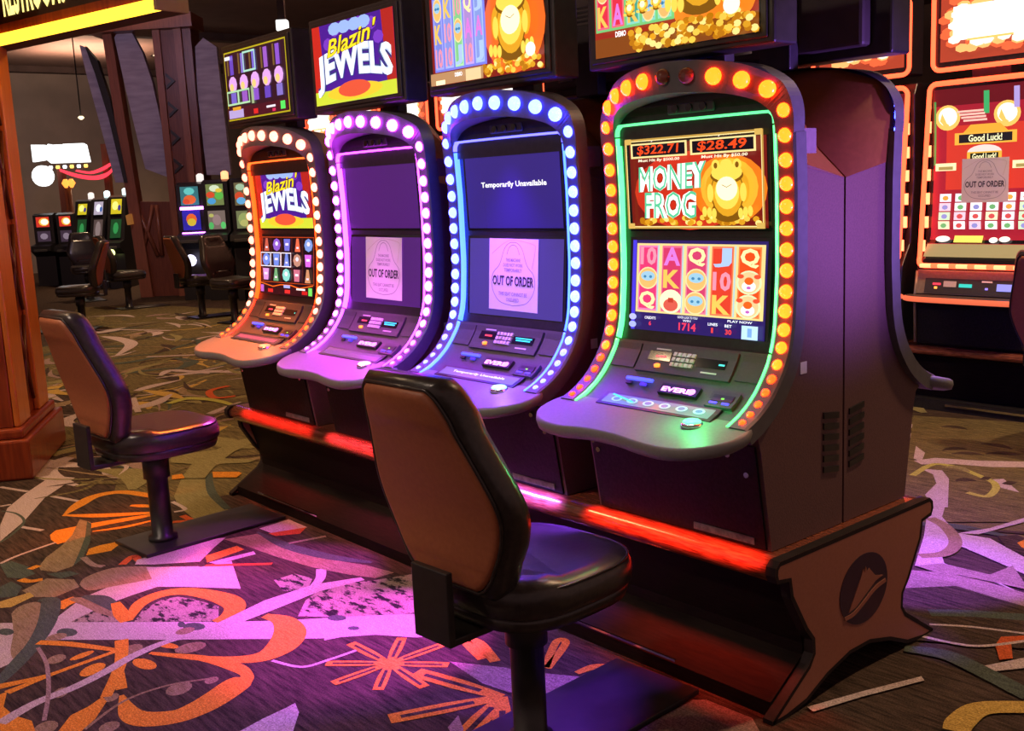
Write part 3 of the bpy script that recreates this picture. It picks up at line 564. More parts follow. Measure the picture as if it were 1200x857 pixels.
def lo_reels(p):
    p.rect(0, 0, 1, 1, emis('2a1a6a', .8)); p.rect(0, 0, .03, 1, emis('4a38e8', .9))
    reels(p, .035, .2, .985, .965, ['e83a78', 'd83868', 'd84070', 'e8402a', 'f05018'], 1, 'f0d890', ['f080b8', 'e86a90', 'e87898', 'f07850', 'f88040'])
    for k in range(1, 5): p.rect(.035+.19*k-.006, .22, .035+.19*k+.006, .95, emis('b8d8e0', .9))
    p.text('1714', .40, .035, .53, .12, emis('f03a5a', 1.05), .03); p.text('WIN', .43, .13, .49, .155, emis('e8e8ff', 1), .02); p.text('GOOD LUCK TO YOU', .39, .165, .54, .19, emis('e8e8ff', 1), .02)
    p.text('CREDITS', .13, .13, .22, .16, emis('f0f0ff', 1.1), .02); p.text('6', .165, .06, .185, .11, emis('f03a5a', 1), .03); p.text('BET', .74, .11, .79, .14, emis('f0f0ff', 1.1), .02); p.text('30', .745, .035, .79, .09, emis('f04040', 1), .03)
    p.text('LINES', .62, .115, .69, .145, emis('f0f0ff', 1.1), .02); p.text('1', .645, .04, .66, .095, emis('f04040', 1), .03); p.text('PLAY NOW', .76, .165, .93, .19, emis('f0f0ff', 1.1), .02)
    p.rect(.86, .005, .97, .145, emis('b8d8ff', 1.1)); p.rect(.9, .03, .93, .12, emis('7aa8e8', 1)); p.ell(.035, .145, .03, .035, emis('b8c0ff', 1)); p.ell(.035, .06, .03, .035, emis('a8b8ff', 1))
def screen_text(p):
    p.rect(0, 0, 1, 1, emis((.03, .016, .17), 1)); p.text('Temporarily Unavailable', .17, .51, .86, .60, emis('ffffff', 1.2), .02)  # blue background glow is the hazy veil painted as emission
def screen_veil(p): p.rect(0, 0, 1, 1, emis((.06, .011, .13), 1))  # violet emission paints the haze and reflection over a dark screen
def screen_veil_blue(p): p.rect(0, 0, 1, 1, emis((.055, .035, .20), 1))  # same painted veil in bluer emission
def make_machine(i, cfg):
    t = empty('slot_machine', (XC[i], 0, ZB), 0, cfg['label'], 'slot machine', cfg.get('group', 'front row of slot machines on the base'))
    # cabinet: side panels, roof hood, lower door
    side = [(-.058, .407), (-.098, .66), (-.11, .70), (-.15, .722)]+[(y+.03, z-.012) for y, z in reversed(PROF[2:13])]+[(.045, 1.335), (YM-.004, 1.292), (YM-.004, .407)]
    b = MB(); b.prism(side, -.292, .292, 0, M_CAB); cab = dz(b).build('cabinet', t)
    for sx in (-1, 1):
        for k in range(6):
            b = MB(); z = .555+.028*k; x = sx*.292
            b.prism([(.155, z+.004), (.155, z+.02), (.222, z+.011), (.222, z-.005)], x-.002 if sx > 0 else x-.004, x+.004 if sx > 0 else x+.002, 0, M_BLACK); dz(b).build('vent_slat', cab)
    b = MB(); b.box((.292, .058, .826), (.2935, .084, .855), mat('white_sticker', (.6, .58, .55), .6, noise=(.66, .64, .6), scale=50)); dz(b).build('sticker', cab)
    b = MB(); b.box((.292, .066, 1.352), (.2932, .122, 1.41), mat('pale_side_label', (.16, .11, .12), .6, noise=(.19, .13, .14), scale=50)); dz(b).build('side_label', cab)
    q0 = [(.293, 1.33), (.298, 1.46), (.262, 1.532), (.13, 1.575), (0, 1.585)]; q1 = [(.293, 1.292), (.22, 1.362), (.155, 1.432), (.075, 1.50), (0, 1.56)]
    q0 += [(-x, z) for x, z in q0[-2::-1]]; q1 += [(-x, z) for x, z in q1[-2::-1]]
    b = MB(); b.loft([[(x, .03, z) for x, z in q0], [(x, YM-.004, z) for x, z in q1]], M_ROOF, closed=False, smooth=True); b.add([(x, YM-.004, z) for x, z in q1], [tuple(range(len(q1)))], M_ROOF); dz(b).build('roof_hood', t)
    b = MB(); b.add([(-.28, -.065, .41), (.28, -.065, .41), (.28, -.108, .675), (-.28, -.108, .675), (-.28, -.055, .41), (.28, -.055, .41), (.28, -.098, .675), (-.28, -.098, .675)],
                    [(0, 1, 2, 3), (7, 6, 5, 4), (0, 4, 5, 1), (1, 5, 6, 2), (2, 6, 7, 3), (3, 7, 4, 0)], M_DOOR)
    d = dz(b).build('lower_door', t)
    for x, z in ((-.268, .607), (-.255, .581), (.20, .644), (.25, .6)):
        b = MB(); yy = -.065-(z-.41)*.163; b.tube([(x, yy+.002, z), (x, yy-.006, z)], .007, M_CHROME, 10); dz(b).build('lock', d)
    b = MB(); b.box((.06, -.0712, .418), (.25, -.0692, .436), mat('maker_plate', (.10, .09, .085), .4, noise=(.2, .18, .17), scale=90, stretch=(1, 1, 1))); dz(b).build('maker_plate', d)
    # bezel: two side rails and the arched visor in one part
    b = MB(); smax = _S[-1]; s140 = s_of_z(1.40)
    for sx in (-1, 1):
        xs = [sx*.258, sx*.264, sx*.306, sx*.312]; rings = []
        for k in range(31):
            s = s140+(smax-s140)*k/30; y, z, nn = prof(s)
            rings.append([Vector((x, y, z))+nn*h for x, h in zip(xs, (0, .004, .004, 0))]+[Vector((xs[3], y, z))-nn*.04, Vector((xs[0], y, z))-nn*.04])
        b.loft(rings, M_BEZEL, smooth=False)
    fr = [(x, yvis(x, z)-.004, z) for x, z in OUT]; fi = [(x, yvis(x, z)-.004, z) for x, z in INN]; bk = [(x, .05, z) for x, z in OUT]; bi = [(x, .03, z) for x, z in INN]
    b.loft([bi, fi, fr, bk], M_BEZEL, closed=False, caps=False, smooth=False)
    bz = dz(b).build('bezel', t)
    # bulbs
    dm = [dome_mesh(m) for m in cfg['bulb']]
    def bulb(x, y, z, dia, rx, rz, me):
        o = bpy.data.objects.new('bulb', me); o.location = (x, y, z-ZB); o.rotation_euler = (rx, 0, rz); o.scale = (dia, dia, dia); link(o, t)
    for k, (x, y, z, dia) in enumerate(BULBS):
        me = dm[0]
        if cfg.get('dark') and k in (4, 5): me = dome_mesh(mat('unlit_bulb', (.16, .05, .035), .12, noise=(.2, .06, .04), scale=30))
        bulb(x, y-.004, z, dia, 0, math.atan(.17*x/.0784), me)
    for sx in (-1, 1):
        for k, z in enumerate(BZ):
            y, zz, nn = prof(s_of_z(z)); p = Vector((sx*.285, y, zz))+nn*.004
            dia = .035 if z > .95 else .035-(.95-z)*.085
            bulb(p.x, p.y, p.z, dia, math.atan2(-nn.z, -nn.y), 0, dm[0] if z > .83 else dm[1])
    # neon strips: along the inner wall of the bezel
    def neon(path, nm, m):
        b = MB(); b.loft([[p+a*.003+c*h for a, h in ((q, 0.003), (-q, .003), (-q, -.014), (q, -.014))] for p, q, c in path], m); dz(b).build(nm, t)
    for sx, nm in ((-1, 'neon_strip'), (1, 'neon_strip')):
        q = Vector((1, 0, 0))
        for s0, s1, m in ((s_of_z(1.42), s_of_z(.885), cfg['neon'][0]), (s_of_z(.88), smax-.003, cfg['neon'][1])):
            path = []
            for k in range(25):
                s = s0+(s1-s0)*k/24; y, z, nn = prof(s); path.append((Vector((sx*.2545, y, z)), q, nn))
            neon(path, nm, m)
    path = []
    for x, z in cat_rom([(-.2545, 1.424), (-.2525, 1.440), (-.243, 1.4495), (-.225, 1.4525), (0, 1.4535), (.225, 1.4525), (.243, 1.4495), (.2525, 1.440), (.2545, 1.424)], 4): path.append((Vector((x, .011, z)), None, Vector((0, -1, 0))))
    pp = []
    for k, (p, _, c) in enumerate(path):
        tt = (path[min(k+1, len(path)-1)][0]-path[max(k-1, 0)][0]).normalized(); pp.append((p, Vector((-tt.z, 0, tt.x)), c))
    neon(pp, 'neon_strip', cfg['neon'][2])
    # recessed faces
    b = MB(); strip(b, [-.258, .258], .002, s_of_z(.882), -REC-.002, M_BLACK); 
    b.add([(-.262, .024, 1.46), (.262, .024, 1.46), (.20, .0135, 1.495), (-.20, .0135, 1.495)], [(0, 1, 2, 3)], M_BLACK)
    b.add([(x, .02, z) for x, z in INN], [tuple(range(len(INN)))], M_BLACK); face = dz(b).build('face_panel', t)
    b = MB(); b.box((-.075, .012, 1.468), (.075, .022, 1.495), M_BEZEL); cm = dz(b).build('camera_bar', t, bevel=.004)
    for x in (-.045, 0, .045):
        b = MB(); b.tube([(x, .014, 1.481), (x, .006, 1.481)], .010, M_GLASS, 12); dz(b).build('lens', cm)
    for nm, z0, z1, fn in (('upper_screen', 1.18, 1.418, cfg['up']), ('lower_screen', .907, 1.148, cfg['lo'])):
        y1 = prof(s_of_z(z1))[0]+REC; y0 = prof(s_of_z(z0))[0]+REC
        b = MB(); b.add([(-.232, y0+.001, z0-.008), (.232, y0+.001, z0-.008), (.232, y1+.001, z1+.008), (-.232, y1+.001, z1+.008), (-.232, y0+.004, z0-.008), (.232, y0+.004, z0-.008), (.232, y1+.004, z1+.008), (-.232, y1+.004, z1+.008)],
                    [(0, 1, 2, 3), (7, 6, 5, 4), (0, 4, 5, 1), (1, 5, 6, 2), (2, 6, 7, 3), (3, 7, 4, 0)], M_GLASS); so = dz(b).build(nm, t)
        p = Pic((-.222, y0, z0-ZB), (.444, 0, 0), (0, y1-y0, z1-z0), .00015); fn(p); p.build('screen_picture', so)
    # control panel
    b = MB(); strip(b, [-.258, .258], s_of_z(.882), smax, -.006, M_PANEL); cp = dz(b).build('control_panel', t)
    b = MB(); slab(b, -.148, .165, .582, .66, .002, M_PANEL2); dz(b).build('reader_plate', cp)
    for x0, x1 in ((-.245, -.16), (.177, .248)):
        b = MB(); slab(b, x0, x1, .582, .652, -.002, M_PANEL2); dz(b).build('side_plate', cp)
    b = MB()
    for r in range(3):
        for c in range(5): x = -.034+.0152*c; s = .598+.0145*r; slab(b, x, x+.0115, s, s+.010, .007, M_KEY, .006, 1)
    dz(b).build('keypad', cp, kind='stuff')
    b = MB(); slab(b, -.118, -.042, .599, .625, .0035, M_GLASS, .006, 1); dp = dz(b).build('display', cp)
    b = MB(); slab(b, -.092, -.058, .611, .616, .0042, emis((1, .05, .08), 1.6), .0005, 1); dz(b).build('red_digits', dp)
    b = MB(); slab(b, .044, .14, .605, .63, .0035, M_GLASS, .006, 1); dp = dz(b).build('display', cp)
    b = MB(); slab(b, *cfg.get('teal', (.06, .125)), .616, .6205, .0042, emis((.05, .8, .75), 1.2), .0005, 1)
    if i in (1, 2): slab(b, .055, .13, .609, .613, .0042, emis((.05, .8, .75), 1.0), .0005, 1)
    dz(b).build('teal_digits', dp)
    p_ = on_prof(-.076, .641, .004); b = MB(); b.lathe([(.0085, -.004), (.0085, .003), (.004, .005)], emis((3, .5, .05), 1), 10, tuple(p_)); dz(b).build('service_light', cp)
    b = MB(); slab(b, .07, .12, .642, .646, .003, M_KEY, .003, 1); dz(b).build('caption_strip', cp); b = MB(); slab(b, -.1, -.05, .5905, .5945, .003, M_KEY, .003, 1); dz(b).build('caption_strip', cp)
    b = MB(); slab(b, -.157, -.066, .684, .692, .004, emis((.12, .16, 3), 1), .006, 1); dz(b).build('blue_light_bar', cp)
    b = MB(); slab(b, -.15, -.13, .698, .706, .003, M_BLACK, .006, 1); dz(b).build('card_slot', cp); b = MB(); slab(b, -.1, -.08, .698, .706, .003, emis((.1, .05, .9), .8), .006, 1); dz(b).build('card_slot', cp)
    b = MB(); slab(b, -.026, .10, .690, .722, .004, M_BLACK, .010, 2); lg = dz(b).build('logo_plate', cp)
    q0 = on_prof(-.018, .716, .0045); q1 = on_prof(-.018, .697, .0045)
    p = Pic((q0.x, q0.y, q0.z-ZB), (.108, 0, 0), (0, q1.y-q0.y, q1.z-q0.z), .0003); p.text('EVERI', 0, 0, .82, .8, emis((2.5, .7, 3), 1), .05); p.ell(.9, .42, .11, .5, emis((2.2, .5, 3), 1)); p.build('logo_lettering', lg)
    b = MB(); slab(b, .140, .222, .692, .742, .004, M_PANEL2, .012, 2); bx = dz(b).build('ticket_slot', cp)
    b = MB(); slab(b, .15, .212, .703, .724, .006, M_BLACK, .004, 2); dz(b).build('slot_mouth', bx)
    b = MB(); slab(b, .15, .172, .727, .733, .006, emis((.1, .08, 2.2), 1), .003, 1); dz(b).build('slot_light', bx)
    b = MB(); slab(b, .188, .208, .727, .733, .006, emis((.1, .08, 2.2), 1), .003, 1); dz(b).build('slot_light', bx)
    b = MB(); slab(b, .178, .186, .713, .718, .007, emis((.3, 1.2, .1), 1), .001, 1); dz(b).build('ready_light', bx)
    b = MB(); slab(b, -.185, .197, .745, .797, .001, M_BLACK, .006, 3); tp = dz(b).build('touch_panel', cp)
    b = MB(); slab(b, -.172, .184, .752, .789, .002, emis(cfg['touch'], 1), .001, 3); ts = dz(b).build('touch_screen', tp)
    q0 = on_prof(-.172, .787, .0026); q1 = on_prof(-.172, .754, .0026)
    p = Pic((q0.x, q0.y, q0.z-ZB), (.356, 0, 0), (0, q1.y-q0.y, q1.z-q0.z), .0002)
    if i == 3:
        for k in range(6): p.ell(.12+.155*k, .5, .05, .33, emis('a8d8e8', .9)); p.ell(.12+.155*k, .5, .03, .2, emis('6888c8', .8))
        p.line([(.05, .95), (.3, .3)], .006, emis('40e890', 1)); p.build('touch_icons', ts)
    elif i == 2: p.text('Temporarily Unavailable', .15, .35, .85, .75, emis('ffffff', 1), .02); p.build('touch_icons', ts)
    elif i == 0: p.rect(.05, .2, .95, .8, emis('a85a78', .7)); p.build('touch_icons', ts)
    # shelf
    pts = cat_rom([(.31, -.15), (.322, -.19), (.308, -.24), (.255, -.288), (.18, -.313), (.09, -.309), (0, -.296), (-.1, -.296), (-.19, -.308), (-.27, -.296), (-.322, -.258), (-.338, -.212), (-.325, -.165), (-.31, -.145)], 4)
    zf = lambda y: .7335+(y+.17)*.25
    def ring(k, h): return [(x*k, -.15+(y+.15)*k, zf(y)+h) for x, y in pts]
    b = MB(); b.loft([ring(.93, -.034), ring(.985, -.030), ring(1.0, -.016), ring(.995, -.004), ring(.975, 0.0)], M_SHELF)
    b.add([(.31, -.15, zf(-.15)), (-.31, -.145, zf(-.15)), (-.28, -.10, .735), (.28, -.10, .735)], [(0, 1, 2, 3)], M_SHELF)
    sh = dz(b).build('shelf', t)
    b = MB(); c = (.163, -.192, zf(-.192)); b.lathe([(.027, -.006), (.027, .004), (.023, .006)], M_CHROME, 20, c); sb = dz(b).build('button_ring', sh)
    b = MB(); b.lathe([(.0225, .003), (.0225, .009), (.017, .013), (.006, .0145)], emis(cfg['button'], 1), 20, c); dz(b).build('spin_button', sh)
    # lamps of the machine: button halo, strip under the shelf; rail and visor fill is added
    if cfg.get('halo'):
        l = bpy.data.lights.new('button_lamp', 'POINT'); l.energy = cfg['halo'][1]; l.color = cfg['halo'][0]; l.shadow_soft_size = .012
        o = bpy.data.objects.new('button_lamp', l); COL.objects.link(o); o.parent = t; o.location = (.163, -.205, zf(-.2)+.065-ZB)
    for col, e, tg, ang in cfg.get('under', []):
        spot('shelf_lamp', (tg[0]*.3, -.262, .655-ZB), (tg[0], tg[1], -ZB), e, col, ang, .45, .02, t)
    col, e = cfg['nose']; area('rail_fill', (0, -.132, .455-ZB), (0, -.100, .385-ZB), .58, e*2.6, col, .012, math.radians(70), t)
    col, e = cfg['visor']; spot('visor_fill', (0, -.062, 1.497-ZB), (0, -.25, .72-ZB), e, col, cfg.get('vang', 56), .8, .03, t)
    return t
def E3(c, s=1): return emis(c, s)
CFG = [
 dict(label='orange-trimmed slot machine with yellow and white title screen, farthest of the front row', bulb=[E3((7, 1.1, .66)), E3((7, .35, .05))], neon=[E3((5, .22, .02)), E3((5, .1, .03)), E3((3.5, .3, .04))], up=jewels, lo=grid, touch=(.10, .04, .05), button=(3, .4, .2), halo=((1, .22, .06), .6), under=[((1, .08, .95), 14, (.26, -.50), 62)], visor=((1, .14, .015), 140), nose=((1, .05, .04), .5), teal=(.13, .135)),
 dict(label='magenta-lit slot machine with blank upper screen and out of order notice', bulb=[E3((15, .85, 28)), E3((13, .6, 26))], neon=[E3((5, .35, 10)), E3((4, .3, 9)), E3((5, .3, 8))], up=screen_veil, lo=screen_veil, touch=(.12, .05, .16), button=(4, .8, 4), halo=((1, .15, .9), .5), under=[((.8, .07, 1), 48, (-.03, -.47), 66)], visor=((.72, .04, 1), 130), vang=56, nose=((1, .08, .2), .5)),
 dict(label='blue-lit slot machine reading Temporarily Unavailable, with out of order notice', bulb=[E3((.62, .95, 38)), E3((.6, .7, 34))], neon=[E3((.22, .62, 9)), E3((.22, .6, 8)), E3((.4, .4, 5))], up=screen_text, lo=screen_veil_blue, touch=(.16, .13, .32), button=(.5, 1.4, 1.4), halo=((.5, .3, 1), .5), under=[((.72, .07, 1), 90, (-.08, -.50), 64)], visor=((.30, .05, 1), 85), vang=88, nose=((.28, .10, 1), 1.6)),
 dict(label='green-trimmed slot machine with red bulbs, golden frog screen and reels, nearest the camera', bulb=[E3((26, .56, .03)), E3((16, .22, .02))], neon=[E3((.22, 3.2, .6)), E3((.22, 3.0, .5)), E3((.18, 1.6, .45))], up=up_frog, lo=lo_reels, touch=(.16, .22, .24), button=(.25, 1.6, .6), halo=((.05, 1, .25), 1.1), under=[((.22, .04, 1), 40, (-.27, -.55), 76)], visor=((.5, .42, .72), 10), nose=((1, .05, .02), .8), teal=(.118, .136), dark=True),
]
MACH = [make_machine(i, CFG[i]) for i in range(4)]
# the machine standing back to back with the nearest one
REAR = copy_tree(MACH[2]); REAR.location = (XC[3], 2*YM, ZB); REAR.rotation_euler = (0, 0, math.pi)
for o in REAR.children:
    if o.type == 'LIGHT':
        o.data = o.data.copy()
        if o.name.startswith('shelf_lamp'): o.data.color = (.28, .06, 1); o.data.spot_size = math.radians(56); o.data.energy = 60
        if o.name.startswith('visor'): o.data.color = (.5, .12, 1)
REAR2 = copy_tree(MACH[2]); REAR2.location = (XC[2], 2*YM, ZB); REAR2.rotation_euler = (0, 0, math.pi)
tag(REAR2, 'slot machine standing back to back behind the blue-lit machine, hidden by it', 'slot machine', 'rear row of slot machines')
tag(REAR, 'slot machine back to back behind the nearest one, only its violet shelf and edge showing', 'slot machine', 'rear row of slot machines')
# ---------------------------------------------------------------- out of order notices
def notice(xc, name_lbl, rot=0.0):
    z0, z1 = .926, 1.147; t = empty('paper_notice', (xc-.005, prof(s_of_z(z0))[0]+REC-.0035, z0), 0, name_lbl, 'notice', 'out of order notices')
    t.rotation_euler = (math.atan2(-(prof(s_of_z(z1))[0]-prof(s_of_z(z0))[0]), z1-z0), rot, 0)
    paper_parts(t, .232, .222); return t
def paper_parts(t, wd, ht):
    b = MB(); b.box((-wd/2, -.0006, 0), (wd/2, .0006, ht), M_PAPER); s = b.build('sheet', t)
    p = Pic((-wd/2, -.0007, 0), (wd, 0, 0), (0, 0, ht), .00012)
    p.line(cat_rom([(.5, .07), (.22, .12), (.07, .3), (.08, .5), (.22, .64), (.32, .86), (.42, .94), (.5, .95), (.58, .94), (.68, .86), (.78, .64), (.92, .5), (.93, .3), (.78, .12), (.5, .07)], 5), .0022, M_GREY)
    p.line(cat_rom([(.37, .78), (.42, .88), (.5, .915), (.58, .88), (.63, .78)], 5), .0022, M_GREY)
    p.line(cat_rom([(.05, .78), (.3, .93), (.5, .98), (.9, .93), (.94, .84), (.88, .6)], 5), .0012, mat('notice_ochre_ink', (.5, .38, .3), .7, noise=(.52, .4, .32), scale=60))
    for tx, v, hw in (('THIS MACHINE', .705, .15), ('DOES NOT WORK', .635, .2), ('TEMPORARILY', .565, .18)): p.text(tx, .5-hw, v-.024, .5+hw, v+.024, M_GREY, .01)
    p.text('OUT OF ORDER', .08, .345, .92, .485, M_INK, .028)
    for tx, v, hw in (('THIS SEAT CANNOT BE', .23, .29), ('OCCUPIED', .15, .13)): p.text(tx, .5-hw, v-.026, .5+hw, v+.026, M_GREY, .01)
    p.build('print', s)
notice(XC[1], 'white out of order notice taped on the magenta-lit machine', .01); notice(XC[2], 'white out of order notice taped on the blue-lit machine', .012)
# ---------------------------------------------------------------- monitors above the machines
M_HOUS = mat('monitor_housing', (.02, .016, .018), .45, noise=(.03, .024, .026), scale=30)
M_MBACK = mat('monitor_back', (.055, .038, .036), .6, noise=(.065, .046, .042), scale=20)
def mon_grid(p):
    p.rect(0, 0, 1, 1, emis('b8a820', .9)); p.rect(.012, .022, .988, .978, emis('301828', .7))
    cs = ['6a4ac8', '8a7ad8', '7a6ad8', 'a060d0', '9058d8']; rr = random.Random(4)
    for c in range(5):
        u = .12+.19*c; p.rect(u-.03, .66, u+.03, .94, emis(cs[c], .85)); p.rect(u-.075, .66, u-.05, .95, emis('8a6a3a', .6))
        p.ell(u, .52, .07, .12, emis('e0a8f0', .95), 10); p.ell(u-.02, .48, .035, .06, emis('f0d080', .95), 8); p.rect(u-.045, .24, u+.045, .40, emis(cs[(c+2) % 5], .8))
    p.frame(.33, .66, .53, .95, .014, emis('a8e0c8', .95)); p.frame(.02, .22, .21, .43, .014, emis('b0e0b0', .9)); p.frame(.21, .22, .4, .43, .014, emis('b0e0b0', .9)); p.rect(.43, .2, .47, .45, emis('a8c090', .8))
    p.rect(.012, .022, .988, .18, emis('4a1424', .8)); p.rect(.03, .03, .28, .15, emis('b8a8e0', .9)); p.rect(.1, .14, .24, .19, emis('d89a28', 1)); p.rect(.45, .05, .52, .12, emis('e02828', .9)); p.rect(.66, .1, .8, .13, emis('e8e0f0', 1)); p.rect(.88, .05, .95, .16, emis('50e060', 1)); p.rect(.75, .04, .8, .08, emis('d83060', .9)); p.rect(.03, .88, .12, .93, emis('f0f0ff', 1))
def mon_blue(p):
    p.rect(0, 0, 1, 1, emis('8a1c18', .8)); p.rect(.56, .12, .96, 1, emis('c82818', .95)); p.ell(.76, .5, .26, .5, emis('f06820', 1)); coins(p, .5, .98, .03, .16, 60); p.rect(0, .0, .5, .13, emis('c89868', .8)); p.rect(.05, 0, .14, .05, emis('fff0c0', 1.1)); p.rect(.34, .0, .48, .12, emis('f0d8a0', .9))
    reels(p, .05, .14, .54, .95, ['7a88e0', '8a98e8', '88d090', 'b090d8', '8aa0e8'], 5, '7a80e8', ['a0a8f4', 'a8b8f8', 'b0e8b0', 'c8a8f0', 'a8c0f8'])
    p.text('DEMO', .25, .06, .32, .105, emis('ffffff', 1.1), .03); p.text('PAY THE', .6, .93, .72, .99, emis('c8f0d8', 1), .04); frog(p, .77, .48, .2, 2.0); p.ell(.93, .2, .04, .07, emis('fff8e0', 1.1))
def mon_red(p):
    p.rect(0, 0, 1, 1, emis('a02818', .9)); p.ell(.75, .5, .27, .5, emis('f08020', 1)); p.rect(0, 0, 1, .17, emis('8a4814', .85)); coins(p, .25, .99, .02, .2, 110)
    reels(p, .04, .22, .55, .96, ['e83048', 'e83048', '4aa890', '4aa890', '58b090'], 9, '78c878', ['f06080', 'f06878', '88d8c8', '88d8c8', '90e0c0'])
    for c in range(2, 5):
        for r in range(3): frog(p, .091+.102*c, .85-.24*r, .04, 2.0)
    p.text('DEMO', .24, .13, .31, .18, emis('ffffff', 1.1), .03); frog(p, .76, .56, .21, 2.0); p.ell(.94, .22, .045, .08, emis('fff8e0', 1.1))
def make_monitor(xc, fn, label):
    t = empty('overhead_monitor', (xc, .0, 1.50), 0, label, 'monitor', 'monitors above the front row')
    Z = lambda z: z-1.50
    b = MB(); b.box((-.296, -.044, Z(1.598)), (.296, .045, Z(1.930)), M_HOUS); h = b.build('housing', t, bevel=.006)
    b = MB(); b.box((-.24, .045, Z(1.62)), (.24, .09, Z(1.90)), M_MBACK); bk = b.build('back_cover', t, bevel=.01)
    b = MB()
    for k in range(6): b.box((-.2, .09, Z(1.86-.014*k)), (.2, .0915, Z(1.866-.014*k)), M_BLACK)
    b.build('vent_slots', bk, kind='stuff')
    b = MB(); b.box((.1, .09, Z(1.64)), (.17, .094, Z(1.67)), M_CHROME); b.build('socket', bk); b = MB(); b.box((.02, .09, Z(1.645)), (.06, .093, Z(1.668)), M_BLACK); b.build('socket', bk)
    b = MB(); b.box((-.28, -.050, Z(1.612)), (.28, -.044, Z(1.914)), M_HOUS); f = b.build('front_frame', t, bevel=.003)
    b = MB(); b.box((-.262, -.0515, Z(1.624)), (.262, -.0495, Z(1.902)), M_GLASS); s = b.build('screen', t)
    p = Pic((-.26, -.0518, Z(1.626)), (.52, 0, 0), (0, 0, .274), .00015); fn(p); p.build('screen_picture', s)
    b = MB(); b.box((-.05, .09, Z(1.580)), (.05, .13, Z(1.80)), M_HOUS); b.build('mount_post', t, bevel=.004)
    return t
MONS = [make_monitor(XC[0], mon_grid, 'overhead monitor with purple reel game in a yellow border, farthest of four'), make_monitor(XC[1], jewels, 'overhead monitor showing a game title in big white and yellow letters'),
        make_monitor(XC[2], mon_blue, 'overhead monitor with blue reels and golden frog above the blue machine'), make_monitor(XC[3], mon_red, 'overhead monitor with red and green reels and golden frog above the nearest machine')]
for i, lb in ((2, 'dark back of the rear monitor seen between the two nearest front monitors'), (3, 'dark back of the rear monitor to the right of the nearest front monitor')):
    r = copy_tree(MONS[i]); r.location = (XC[i], 2*YM, 1.50); r.rotation_euler = (0, 0, math.pi); tag(r, lb, 'monitor', 'monitors of the rear row')
# ---------------------------------------------------------------- chairs
def superell(a, b_, n, k=28, cy=0):
    r = []
    for i in range(k):
        t = 2*math.pi*i/k; c, s = math.cos(t), math.sin(t)
        r.append((a*math.copysign(abs(c)**(2/n), c), cy+b_*math.copysign(abs(s)**(2/n), s)))
    return r
def capq(b, r, m):
    n = len(r); b.add(r, [(i, i+1, n-2-i, n-1-i) for i in range(n//2-1)], m, True)
def make_chair():
    t = empty('casino_chair', (0, 0, 0))
    b = MB(); b.box((-.14, -.135, .0), (.14, .468, .014), M_STEEL); b.build('floor_plate', t, bevel=.003)
    b = MB(); b.lathe([(.055, .014), (.055, .03), (.040, .035), (.040, .26), (.050, .262), (.050, .365)], M_STEEL, 24); b.build('pole', t)
    b = MB()
    oc = superell(.212, .215, 3.2, 32, .012)
    def rg(k, z): return [(x*k, .012+(y-.012)*k, z+(.012 if y < -.1 else 0)*(z > .43)) for x, y in oc]
    b.loft([rg(.86, .372), rg(.93, .376), rg(.955, .392), rg(.96, .408)], M_LEATHER); bs = b.build('seat_base', t)
    b = MB(); b.loft([rg(.95, .404), rg(.99, .412), rg(1.0, .432), rg(.985, .455), rg(.94, .470), rg(.86, .478), rg(.78, .479)], M_LEATHER); s = b.build('seat_cushion', t)
    b = MB(); pth = [Vector((*p, z)) for p, z in zip([(x*.955, .012+(y-.012)*.955) for x, y in oc], [.4675]*32)]; b.tube(pth+[pth[0]], .0035, M_LEATHER, 6, False); b.build('piping', s)
    b = MB(); b.box((-.06, -.262, .355), (.06, -.05, .372), M_STEEL); b.box((-.06, -.275, .355), (.06, -.258, .52), M_STEEL); b.build('back_bracket', t, bevel=.003)
    hw = [(.475, .085, -.213), (.49, .108, -.215), (.53, .14, -.218), (.585, .168, -.222), (.64, .184, -.232), (.69, .182, -.247), (.75, .164, -.268), (.81, .143, -.289), (.87, .122, -.312), (.90, .108, -.324), (.915, .09, -.330)]
    out = cat_rom(hw, 3); L = [(-w_, y, z) for z, w_, y in out]; R_ = [(w_, y, z) for z, w_, y in reversed(out)]; ringp = L+R_
    cen = Vector((0, -.255, .69)); nb = Vector((0, -.965, -.262))
    def off(g, d): return [(x+(x/abs(x) if abs(x) > .001 else 0)*g, y-nb.y*-d, z+(g if z > .85 else (-g if z < .52 else 0))) for x, y, z in ringp]
    b = MB(); b.loft([off(.0, .0), off(.016, -.004), off(.026, -.022), off(.026, -.055), off(.016, -.075), off(-.01, -.084), off(-.045, -.088)], M_LEATHER, caps=False); capq(b, off(-.045, -.088), M_LEATHER); c = b.build('back_cushion', t)
    b = MB(); b.loft([off(.003, -.006), off(.003, .005), off(-.004, .010), off(-.012, .011)], M_BACK, caps=False); capq(b, off(-.012, .011), M_BACK); pn = b.build('back_panel', t)
    b = MB(); q = [Vector(v) for v in off(.008, .002)]; b.tube(q+[q[0]], .004, M_LEATHER, 6, False); b.build('piping', pn)
    return t
CH = make_chair(); CH.location = (XC[3], -.60, 0); CH.rotation_euler = (0, 0, math.radians(3))
tag(CH, 'brown-backed black chair in front of the nearest green-trimmed machine', 'chair', 'chairs on floor plates')
def chair(x, y, rz, label, plate=True):
    c = copy_tree(CH); c.location = (x, y, 0); c.rotation_euler = (0, 0, rz); tag(c, label, 'chair', 'chairs on floor plates'); return c
chair(XC[0]-.01, -.605, math.radians(4), 'brown-backed black chair in front of the farthest orange-trimmed machine')
